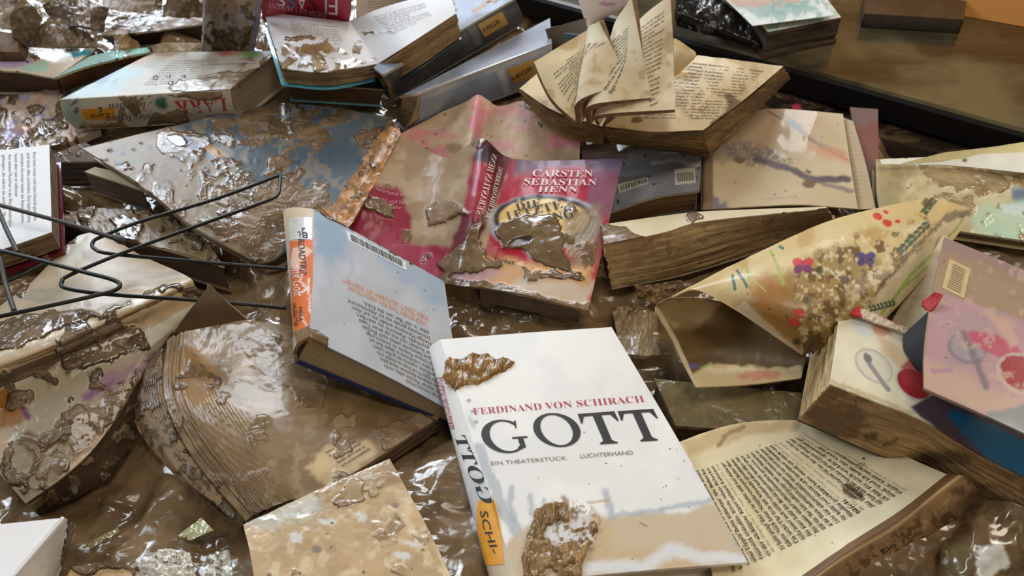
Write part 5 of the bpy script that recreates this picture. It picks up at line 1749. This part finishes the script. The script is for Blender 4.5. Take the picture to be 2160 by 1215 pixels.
def table():
    m = bpy.data.materials.new('wet_dark_wood')
    m.use_nodes = True
    nt = m.node_tree
    b = nt.nodes['Principled BSDF']
    tc = nd(nt, 'ShaderNodeTexCoord')
    mp = nd(nt, 'ShaderNodeMapping')
    mp.inputs['Scale'].default_value = (5, 40, 40)
    nt.links.new(tc.outputs['Object'], mp.inputs['Vector'])
    n1 = nd(nt, 'ShaderNodeTexNoise')
    n1.inputs['Scale'].default_value = 1.0
    n1.inputs['Detail'].default_value = 6
    nt.links.new(mp.outputs[0], n1.inputs['Vector'])
    n2 = nd(nt, 'ShaderNodeTexNoise')
    n2.inputs['Scale'].default_value = 9
    n2.inputs['Detail'].default_value = 5
    nt.links.new(tc.outputs['Object'], n2.inputs['Vector'])
    cr = nd(nt, 'ShaderNodeValToRGB')
    cr.color_ramp.elements[0].position, cr.color_ramp.elements[1].position = .35, .7
    cr.color_ramp.elements[0].color = tuple(lin('#302819')) + (1,)
    cr.color_ramp.elements[1].color = tuple(lin('#453b28')) + (1,)
    nt.links.new(n1.outputs[0], cr.inputs[0])
    mx = nd(nt, 'ShaderNodeMix', data_type='RGBA')
    cr2 = nd(nt, 'ShaderNodeMapRange')
    cr2.inputs['From Min'].default_value, cr2.inputs['From Max'].default_value = .45, .65
    nt.links.new(n2.outputs[0], cr2.inputs['Value'])
    nt.links.new(cr2.outputs[0], mx.inputs[0])
    nt.links.new(cr.outputs[0], mx.inputs[6])
    mx.inputs[7].default_value = tuple(lin('#655c40')) + (1,)
    nt.links.new(mx.outputs[2], b.inputs['Base Color'])
    b.inputs['Roughness'].default_value = .17
    bp = nd(nt, 'ShaderNodeBump')
    bp.inputs['Strength'].default_value = .25
    bp.inputs['Distance'].default_value = .002
    nt.links.new(n1.outputs[0], bp.inputs['Height'])
    nt.links.new(bp.outputs[0], b.inputs['Normal'])
    z = .07
    a, c = P(1380, 62, z), P(2330, 326, z)
    d = (c - a) / np.linalg.norm(c - a)
    nrm = np.array([-d[1], d[0], 0])
    a = a - d * .35
    c = c + d * .3
    w_ = .85
    prof = [(.006, -.004), (.009, 0), (.02, 0), (w_, 0), (w_, -.034), (.012, -.034), (.010, -.03), (.006, -.022)]
    vs, fs = [], []
    NL = 24
    for i in range(NL + 1):
        q = a + (c - a) * i / NL
        for s, h in prof:
            vs.append(q + nrm * s + np.array([0, 0, h]))
    k = len(prof)
    for i in range(NL):
        for j in range(k):
            fs.append((i * k + j, i * k + (j + 1) % k, (i + 1) * k + (j + 1) % k, (i + 1) * k + j)[::-1])
    fs.append(list(range(k)))
    fs.append([NL * k + j for j in range(k)][::-1])
    root = thing('wooden_tabletop', 'dark wet wooden tabletop with a muddy sheen, upper right', 'tabletop', tuple((a + c) / 2 - np.array([0, 0, .034])))
    o = link_mesh('board', vs, fs, m, root, smooth=False)
    # near-black strip added to stand for the shade on its front edge
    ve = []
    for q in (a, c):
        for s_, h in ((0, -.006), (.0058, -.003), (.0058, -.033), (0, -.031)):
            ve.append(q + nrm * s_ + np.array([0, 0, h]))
    link_mesh('edge_shade', ve, [(0, 4, 5, 1), (1, 5, 6, 2), (2, 6, 7, 3), (3, 7, 4, 0), (0, 1, 2, 3), (7, 6, 5, 4)], flat('black_edge_shade', '#0d0906', .7, spec=.15), root, smooth=False, label='black strip standing for edge shade')
    # the apron under it
    vs2, fs2 = [], []
    for i, q in enumerate((a + d * .25, c)):
        for s, h in ((.035, -.034), (.065, -.034), (.065, -.066), (.035, -.066)):
            vs2.append(q + nrm * s + np.array([0, 0, h]))
    fs2 = [(0, 1, 5, 4), (1, 2, 6, 5), (2, 3, 7, 6), (3, 0, 4, 7), (3, 2, 1, 0), (4, 5, 6, 7)]
    link_mesh('apron', vs2, [f[::-1] for f in fs2], m, root, smooth=False)


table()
# low dark plank lying in front of the table edge
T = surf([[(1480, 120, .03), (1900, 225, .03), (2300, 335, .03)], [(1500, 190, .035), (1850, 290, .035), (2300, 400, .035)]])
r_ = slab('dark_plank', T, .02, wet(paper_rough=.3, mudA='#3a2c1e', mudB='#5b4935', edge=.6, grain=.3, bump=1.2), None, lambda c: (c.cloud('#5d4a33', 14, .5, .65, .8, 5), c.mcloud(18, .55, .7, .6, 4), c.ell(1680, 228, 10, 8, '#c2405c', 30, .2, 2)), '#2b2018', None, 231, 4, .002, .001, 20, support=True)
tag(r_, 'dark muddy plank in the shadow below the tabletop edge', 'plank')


def p_paint(c):
    c.poly([(1540, 5), (1700, 0), (1730, 25), (1600, 38)], '#a9bdb8', 6, 7, 14)
    c.poly([(1520, -20), (1680, -20), (1690, 8), (1600, 14), (1545, 12)], '#c9a694', 5, 8, 12, .9)
    c.cloud('#86b0a6', 16, .55, .7, .7)


T = surf([[(1470, -60, .118), (1660, -60, .12)], [(1588, 54, .112), (1762, 32, .112)]])
r = thing('picture_book', 'picture book with a pale teal painting lying on the dark tabletop', 'book', tuple(T([.5], [.5])[0] - np.array([0, 0, .045])))
slab('painted_plate', T, .0008, wet(paper_rough=.6, edge=.3, spec=.2), r, p_paint, '#dfe4e0', None, 241, 3, label='pale teal painted page')
T2 = surf([[(1500, -60, .106), (1700, -60, .106)], [(1620, 67, .104), (1774, 36, .104)]])
slab('white_page', T2, .0008, wet(paper_rough=.6, edge=.3, spec=.2), r, lambda c: c.cloud('#a9c0a0', 14, .5, .62, .8), '#e2e0dc', None, 242, 3)
block('page_block', shift(T2, (0, 0, -.001)), shift(T2, (.001, -.001, -.033)), PAGES_MUD, r, '#3d2f20', None, 243, 10, .0015, .002)
T = surf([[(1430, -20, .12), (1500, -10, .11), (1560, 30, .1)], [(1425, 25, .105), (1500, 50, .098), (1600, 88, .088)], [(1430, 55, .08), (1500, 75, .08), (1590, 100, .077)]])
tag(slab('wet_book', T, .006, wet(paper_rough=.18, edge=.6, mudA='#1c1712', mudB='#2b231a'), None, lambda c: c.mcloud(20, .5, .65, .7), '#17140f', None, 245, 3, .003, .003, 24), 'black wet slumped book left of the painted picture book', 'book')
T = surf([[(1826, -20, .09), (2040, -10, .09)], [(1824, 28, .089), (2034, 41, .089)]])
tag(slab('dark_box', T, .018, wet(paper_rough=.35, edge=.3), None, lambda c: c.cloud('#3d2f22', 20, .4, .6, .5), '#4d4132', '#15100b', 247, 5), 'flat dark box on the tabletop below the orange board', 'box')


def board():
    m = flat('orange_wood', '#eba458', .4, noise_amt=.08, sc=14.)
    a, c = P(1760, -14, .0705), P(2260, 74, .0705)
    up = np.array([0, .05, .3])
    th = np.array([0, .022, 0])
    vs = [a, c, c + up, a + up, a + th, c + th, c + up + th, a + up + th]
    fs = [(0, 1, 2, 3), (5, 4, 7, 6), (4, 0, 3, 7), (1, 5, 6, 2), (4, 5, 1, 0), (3, 2, 6, 7)]
    tag(link_mesh('wooden_board', vs, fs, m, None, smooth=False), 'orange-brown wooden board across the top right corner', 'board')


board()
S = surf([[(1205, -50, .14), (1360, -50, .14)], [(1226, 20, .105), (1318, 12, .105)], [(1240, 58, .085), (1262, 46, .085)]])
o = slab('loose_page', S, .0006, PAPER, None, lambda c: c.ell(1280, 8, 16, 5, '#b78aa8', 0, .4, 6, 8), '#d8ccca', None, 251, 4)
tag(o, 'pinkish-white paper behind the curled leaves of the open book', 'page')
S = surf([[(1150, 62, .11), (1236, 38, .12)], [(1165, 112, .08), (1244, 122, .085)]])
tag(slab('grey_card', S, .002, MATT, None, None, '#5d5347', None, 253, 4, support=True), 'dull grey-brown card between the archive books and the fanned open book', 'card')
S = surf([[(1190, 70, .125), (1240, 76, .125)], [(1190, 104, .105), (1238, 106, .105)]])
tag(slab('blue_card', S, .001, MATT, None, None, '#5f7791', None, 254, 4), 'small blue card in front of the grey card', 'card')

# ================================================================== the muddy heap upper left
HEAP = wet(paper_rough=.22, mud_rough=.15, mudA='#55422d', mudB='#806a52', edge=.5, bump=1.8, ripple=1.3)


def p_heap(a, b, k=.55):
    def f(c):
        c.cloud(a, 20, .4, .6, .8)
        c.cloud(b, 14, .55, .68, .8)
        c.mcloud(20, .42, .62, k)
    return f


T = surf([[(-60, 104, .088), (60, 108, .088), (130, 104, .09), (205, 100, .095)], [(-60, 150, .082), (30, 150, .086), (90, 160, .084), (116, 164, .086)]])
book('picture_book', 'picture book with cyan and cream patches on its cover, left edge beside the thick novel', 'book', T, [[(-60, 140, .05), (205, 140, .055)], [(-60, 196, .05), (132, 198, .05)]], None, .003, wet(paper_rough=.25, coat=.3, edge=.6, bump=1.4), PAGES_MUD,
     lambda c: (c.poly([(145, 112), (190, 104), (200, 115), (150, 122)], '#3fa9bf', 3, 4, 10), c.poly([(0, 130), (60, 120), (70, 135), (0, 145)], '#a98fc0', 5, 7, 10, .8), c.poly([(40, 140), (100, 130), (100, 150), (50, 155)], '#9fc9b4', 5, 7, 10, .8), c.mcloud(20, .55, .7, .6)), '#d6c7ae', None, None, '#5b4630', seed=261)
T = surf([[(190, 118, .1), (250, 106, .1), (312, 100, .1)], [(116, 164, .098), (190, 138, .1), (318, 108, .1)]])
book('hardcover_book', 'book with a green muddy cover edge and orange-brown pages, behind the thick novel', 'book', T, [[(190, 150, .06), (310, 125, .06)], [(132, 196, .052), (318, 128, .06)]], None, .003, MATT, PAGES_MUD, lambda c: (c.poly([(230, 116), (312, 98), (312, 112), (240, 125)], '#7fc0ae', 3, 5, 9), c.mcloud(18, .55, .68, .6)), '#4f7c62', None, None, '#8a6236', seed=264)
T = surf([[(240, 52, .11), (312, 30, .115), (440, 24, .12)], [(212, 76, .1), (270, 72, .104), (434, 50, .112)]])
book('muddy_book', 'mud-glazed book with a dark page edge, left of the upright magazine', 'book', T, [[(240, 70, .07), (440, 50, .08)], [(240, 100, .065), (432, 88, .075)]], None, .003, HEAP, PAGES_MUD, p_heap('#c9c0c4', '#dcd9e0', .5), '#b3a394', None, None, '#4a3520', seed=267, crumple=.002)  # whitish lilac glare painted into the colour of its muddy top
S = surf([[(432, -40, .2), (470, -40, .19), (510, -40, .2), (556, -40, .2)], [(430, 50, .13), (470, 45, .125), (510, 50, .135), (548, 48, .135)], [(424, 112, .08), (465, 112, .078), (505, 112, .085), (534, 110, .09)]])
tag(slab('magazine', S, .003, HEAP, None, lambda c: (c.cloud('#b7b2c8', 16, .45, .6, .8, .4), c.poly([(430, -10), (560, -10), (545, 20), (440, 20)], '#b79c74', 8, 10, 10, .7), c.line([(545, 0), (532, 110)], 5, '#9b93b8', 4, 3), c.poly([(430, 30), (445, 30), (440, 112), (424, 112)], '#d5d8e0', 4, 4), c.mpoly([(440, 55), (530, 50), (525, 112), (440, 112)], .62, 12, 12), c.mcloud(16, .55, .7, .6)), '#a7987f', None, 270, 2.8, .003, .004, 26, support=True), 'upright muddy magazine between the red book and the muddy heap', 'magazine')
T = surf([[(-30, 60, .11), (36, 72, .11)], [(-30, 108, .1), (40, 110, .1)]])
tag(slab('tan_book', T, .02, PAGES_MUD, None, p_heap('#8a6a44', '#4d3a26', .3), '#7d6040', '#3b2a1a', 272, 4, support=True), 'tan book corner at the upper left edge', 'book')
for k, (rows, ca, cb, base, lab) in enumerate((
    ([[(-30, -20, .15), (36, -14, .16)], [(-30, 60, .12), (32, 62, .115)]], '#b7ab98', '#d3cdc6', '#a8977f', 'pale curled page in the top left corner of the heap'),
    ([[(20, 30, .14), (60, 10, .15), (90, 40, .13)], [(30, 95, .1), (60, 92, .1), (75, 60, .12)]], '#7d6b55', '#a99a86', '#7d6b55', 'muddy leaf standing on edge beside the pale curled page'),
    ([[(220, -20, .14), (300, -24, .15), (345, -10, .14)], [(215, 14, .125), (270, 26, .125), (340, 20, .125)]], '#cfc6be', '#dcd9dc', '#b8aa98', 'pale smooth page at the top of the muddy heap'),
    ([[(350, -10, .15), (390, -16, .16), (432, 6, .15)], [(345, 30, .12), (385, 38, .125), (430, 34, .12)]], '#8a7356', '#c4b8ac', '#6d5740', 'crumpled muddy paper left of the upright magazine'),
    ([[(90, 10, .13), (150, -10, .14), (230, 20, .12)], [(120, 60, .1), (170, 56, .12), (215, 70, .1)]], '#5b4a38', '#9c8f8a', '#6b5946', 'dark crumpled paper in the middle of the muddy heap'),
    ([[(60, 60, .12), (120, 40, .12), (180, 66, .11)], [(40, 100, .09), (120, 100, .1), (215, 100, .09)]], '#7d6c5a', '#b5adb4', '#7b6851', 'mud-glazed crumpled paper at the foot of the heap'),
    ([[(240, 78, .1), (258, 72, .115), (290, 86, .1)], [(240, 104, .09), (262, 104, .1), (300, 104, .09)]], '#a58458', '#b59a74', '#a58458', 'small tan folded scrap behind the thick novel'),
    ([[(310, 100, .1), (350, 90, .108), (425, 92, .1)], [(305, 116, .09), (350, 116, .095), (425, 116, .09)]], '#cfc2ae', '#dcd6cc', '#b8a588', 'pale muddy sheet behind the far edge of the thick novel'))):
    S = surf(rows)
    tag(slab('crumpled_paper', S, .002, HEAP, None, p_heap(ca, cb, .42), base, None, 280 + k, 2.8, .003, .006, 22, support=True), lab, 'paper', 'crumpled papers in the muddy heap')
T = surf([[(-60, 225, .05), (60, 196, .055), (135, 190, .058)], [(-60, 330, .045), (90, 318, .05), (215, 272, .05)]])
tag(slab('muddy_cover', T, .008, HEAP, None, lambda c: (c.cloud('#8f83b0', 26, .5, .66, .7), c.cloud('#b07a5c', 30, .6, .72, .6), c.mcloud(26, .45, .6, .62)), '#b09c88', None, 291, 3, .004, .003, 30, support=True), 'mud-coated cover with a violet tint, left edge in front of the thick novel', 'book cover')

# white open page at the left edge
L = surf([[(-160, 330, .094), (0, 317, .094), (104, 305, .096)], [(-160, 575, .09), (0, 527, .092), (109, 489, .096)]])
r = thing('open_book', 'open book with a clean white page and dark red cover at the left edge', 'book', tuple(L([.6], [.5])[0] - np.array([0, 0, .03])))
slab('page', L, .0006, wet(paper_rough=.65, grain=.02, edge=.2), r, None, '#e6e8ea', None, 301, 4)
page_text('printed_text', r, L, [(70, 322), (72, 466), (-60, 500), (-60, 332)], [s for s in prose(11, 40, 31)], INK_SOFT, 0, False)
block('page_block', shift(L, (0, 0, -.0008)), shift(L, (.001, -.001, -.016)), PAGES_MUD, r, '#a08660', None, 302, 8, .001, .001)
slab('red_cover', lambda u, v: L(np.asarray(u) * 1.03, np.asarray(v) * 1.02) + np.array([.002, -.002, -.0185]), .002, GLOSS, r, lambda c: c.mcloud(30, .6, .7, .5), '#5c1722', None, 303, 6, support=True, label='dark red cover')

# books and lumps left of the big picture book
T = surf([[(104, 328, .062), (180, 300, .068)], [(108, 342, .06), (238, 340, .064)]])
book('muddy_book', 'dark book end sticking out left of the large picture book', 'book', T, .03, None, .003, HEAVY, PAGES_MUD, lambda c: c.mcloud(20, .4, .55, .8), '#5b4630', None, None, '#3d2d1c', seed=311)
T = surf([[(200, 352, .06), (290, 372, .06)], [(178, 362, .056), (300, 402, .056)]])
book('muddy_book', 'small swollen book with a pale top under the left corner of the large picture book', 'book', T, .026, None, .003, SILT, PAGES_MUD, None, '#cbb898', None, None, '#6b5030', seed=313)
T = surf([[(110, 452, .05), (240, 440, .055), (400, 470, .045)], [(190, 492, .055), (330, 520, .055), (474, 562, .044)]])
book('muddy_book', 'mud-glazed book with rippled brown pages below the large picture book', 'book', T, .03, None, .003, HEAVY, PAGES_MUD, lambda c: (c.cloud('#9a8b72', 30, .4, .6, .7), c.mcloud(26, .38, .55, .8)), '#8a7558', None, None, '#6f5738', seed=315, relief=.004, wave=.002, crumple=.002)

# mud-covered book between the white book and the butterfly sheet
T = surf([[(1380, 800, .032), (1520, 815, .034), (1690, 830, .034)], [(1425, 900, .03), (1540, 905, .03), (1690, 890, .03)]])
book('muddy_book', 'book buried in greenish mud between the white book and the butterfly sheet', 'book', T, .02, None, .003, wet(paper_rough=.3, mud_rough=.24, mudA='#7a6c4c', mudB='#94845e', edge=.3, bump=.7), PAGES_MUD, lambda c: (c.mpoly([(1300, 760), (1800, 760), (1800, 960), (1300, 960)], .62), c.line([(1452, 888), (1480, 838)], 7, '#b39254', 3, 3)), '#6b5c42', None, None, '#8a6e40', seed=321, relief=.002, crumple=.0006)
S = surf([[(1290, 650, .03), (1345, 645, .034), (1385, 660, .03)], [(1310, 745, .03), (1352, 750, .034), (1392, 750, .03)]])
tag(slab('muddy_strip', S, .004, wet(paper_rough=.22, coat=.4, mudA='#6b563c', mudB='#8c7353', edge=.4), None, lambda c: (c.cloud('#b0a085', 10, .5, .62, .8, .4), c.mcloud(40, .42, .6, .6)), '#8a7556', None, 324, 2.8, .002, .0012, 16, support=True), 'wet ribbed paper strip right behind the white book', 'paper scrap')

# plastic and shards in the mud, bottom
def p_film(c):
    c.cloud('#4d3b26', 30, .4, .6, .7)
    c.poly([(2060, 1160), (2110, 1140), (2130, 1190), (2060, 1230)], '#d9d6cf', 4, 8, 12, .95)  # white glint painted onto the film
    c.poly([(2000, 1150), (2060, 1140), (2040, 1230), (1990, 1230)], '#6f6440', 12, 12, 20, .7)


S = surf([[(2030, 1100, .05), (2095, 1056, .062), (2200, 1090, .06)], [(1985, 1170, .046), (2070, 1140, .07), (2210, 1170, .062)], [(1950, 1270, .04), (2060, 1260, .055), (2220, 1270, .05)]])
tag(slab('plastic_film', S, .0012, wet(paper_rough=.14, coat=.6, edge=.5, mudA='#5b4830', mudB='#7d6648'), None, p_film, '#6f5a3e', None, 331, 2.8, .001, .005, 75, support=True), 'crumpled brown plastic film in the bottom right corner', 'film')
for k, (rows, col, lab) in enumerate((
    ([[(375, 1130, .03), (425, 1092, .034)], [(400, 1140, .03), (450, 1118, .034)]], '#b9bd8e', 'pale green plastic shard in the mud below the fanned page edges'),
    ([[(180, 1150, .03), (248, 1112, .032)], [(196, 1156, .03), (252, 1122, .032)]], '#8a7b4e', 'olive plastic shard in the mud right of the shiny white corner'),
    ([[(285, 1190, .04), (340, 1160, .046), (400, 1165, .044)], [(290, 1240, .036), (350, 1240, .042), (420, 1240, .04)]], '#cfcabf', 'whitish crumpled foil at the bottom edge'),
    ([[(440, 1170, .04), (480, 1160, .046)], [(430, 1240, .04), (500, 1240, .042)]], '#d3d2c8', 'whitish crumpled foil left of the silt-covered hardcover'))):
    tag(slab('plastic_shard', surf(rows), .001, wet(paper_rough=.15, coat=.7, edge=.5), None, lambda c: c.mcloud(16, .55, .68, .6), col, None, 340 + k, 2.6, .002, .005 if k > 1 else .001, 18, support=True), lab, 'plastic', 'plastic shards in the mud')
T = surf([[(150, 1200, .04), (220, 1190, .042), (275, 1205, .04)], [(120, 1260, .04), (220, 1262, .04), (300, 1262, .04)]])
tag(slab('muddy_cover', T, .004, HEAVY, None, lambda c: c.mpoly([(100, 1180), (300, 1180), (300, 1212), (230, 1204), (180, 1218)], .8), '#c9ae84', None, 346, 3, .003, .001, 20, support=True), 'tan cover edge at the bottom edge right of the shiny white corner', 'book cover')

# ================================================================== the ground: mud heaped around everything, on a floor
def ground():
    ys = [.16]
    while ys[-1] < 2.1:
        ys.append(ys[-1] + .0022 + .0045 * (ys[-1] - .16))
    ys = np.array(ys)
    xs = np.linspace(-1.25, 1.25, 640)
    X, Y = [q.ravel() for q in np.meshgrid(xs, ys)]
    wx = .03 * (fbm(X * 14, Y * 14, 3, 3) - .5)
    wy = .03 * (fbm(X * 14, Y * 14, 8, 3) - .5)
    a = fbm((X + wx) * 22, (Y + wy) * 22, 1, 2)
    rg = 1 - np.abs(2 * fbm((X + wx * 2) * 30, (Y + wy * 2) * 26, 21, 2) - 1)
    b2 = fbm((X + wy) * 75, (Y + wx) * 75, 12, 2)
    h = .016 + .022 * (a - .5) + .009 * rg ** 2 + .006 * (b2 - .5)
    # raise it under things
    sp = np.vstack(SUPPORT)
    cs = .006
    gx0, gy0 = -1.3, .1
    GW, GH = int(2.6 / cs), int(2.2 / cs)
    low = np.full((GH, GW), np.inf)
    ix = ((sp[:, 0] - gx0) / cs).astype(int)
    iy = ((sp[:, 1] - gy0) / cs).astype(int)
    ok = (ix >= 0) & (ix < GW) & (iy >= 0) & (iy < GH)
    np.minimum.at(low, (iy[ok], ix[ok]), sp[ok, 2])
    # spread the sparse samples a little
    for _ in range(2):
        p = np.pad(low, 1, constant_values=np.inf)
        low = np.minimum.reduce([p[1 + j:1 + j + GH, 1 + i:1 + i + GW] for j in (-1, 0, 1) for i in (-1, 0, 1)])
    cover = np.isfinite(low)
    tgt = np.where(cover, low - .004, 0)
    wgt = cover.astype(float)
    v = tgt * wgt
    # blur the heap outwards so that it slopes down
    for _ in range(6):
        p, q = np.pad(v, 1, mode='edge'), np.pad(wgt, 1, mode='edge')
        v = sum(p[1 + j:1 + j + GH, 1 + i:1 + i + GW] for j in (-1, 0, 1) for i in (-1, 0, 1)) / 9
        wgt = sum(q[1 + j:1 + j + GH, 1 + i:1 + i + GW] for j in (-1, 0, 1) for i in (-1, 0, 1)) / 9
    hm = np.where(wgt > .02, v / np.maximum(wgt, .02), 0)
    fx, fy = np.clip((X - gx0) / cs - .5, 0, GW - 2), np.clip((Y - gy0) / cs - .5, 0, GH - 2)
    i, j = fx.astype(int), fy.astype(int)
    fx, fy = fx - i, fy - j

    def samp(A):
        return (A[j, i] * (1 - fx) + A[j, i + 1] * fx) * (1 - fy) + (A[j + 1, i] * (1 - fx) + A[j + 1, i + 1] * fx) * fy
    W_, H_ = samp(wgt), samp(hm)
    k = sstep(.25, .95, W_)
    z = h * (1 - k) + np.maximum(h * .3, H_ - .003 + .35 * (h - .018)) * k
    lw = low.copy()
    lowS = np.where(np.isfinite(lw), lw, 9)[j, i]
    z = np.minimum(z, lowS - .0025)
    z = np.maximum(z, -.01)
    vs = np.stack([X, Y, z], 1)
    n = len(vs)
    col = np.tile(lin('#6b5a44'), (n, 1))
    m = np.full(n, .9)
    mt = wet(paper_rough=.3, mud_rough=.17, mudA='#6b563c', mudB='#8c7353', scale=42., bump=2.2, ripple=1.2, edge=.2, wetcoat=1.0)
    o = link_mesh('mud', vs, gridfaces(len(xs), len(ys), 0), mt, None, col, m)
    tag(o, 'wet glistening brown mud filling the gaps between the books', 'mud', None, 'stuff')


ground()
vs = [(-2.5, -1.5, -.012), (2.5, -1.5, -.012), (2.5, 3.0, -.012), (-2.5, 3.0, -.012), (-2.5, -1.5, -.05), (2.5, -1.5, -.05), (2.5, 3.0, -.05), (-2.5, 3.0, -.05)]
fl = link_mesh('floor', vs, [(0, 1, 2, 3), (7, 6, 5, 4), (0, 4, 5, 1), (1, 5, 6, 2), (2, 6, 7, 3), (3, 7, 4, 0)], flat('dark_floor', '#4a3d2e', .5), None, smooth=False, at=(0, .75, -.05))
fl['kind'] = 'structure'
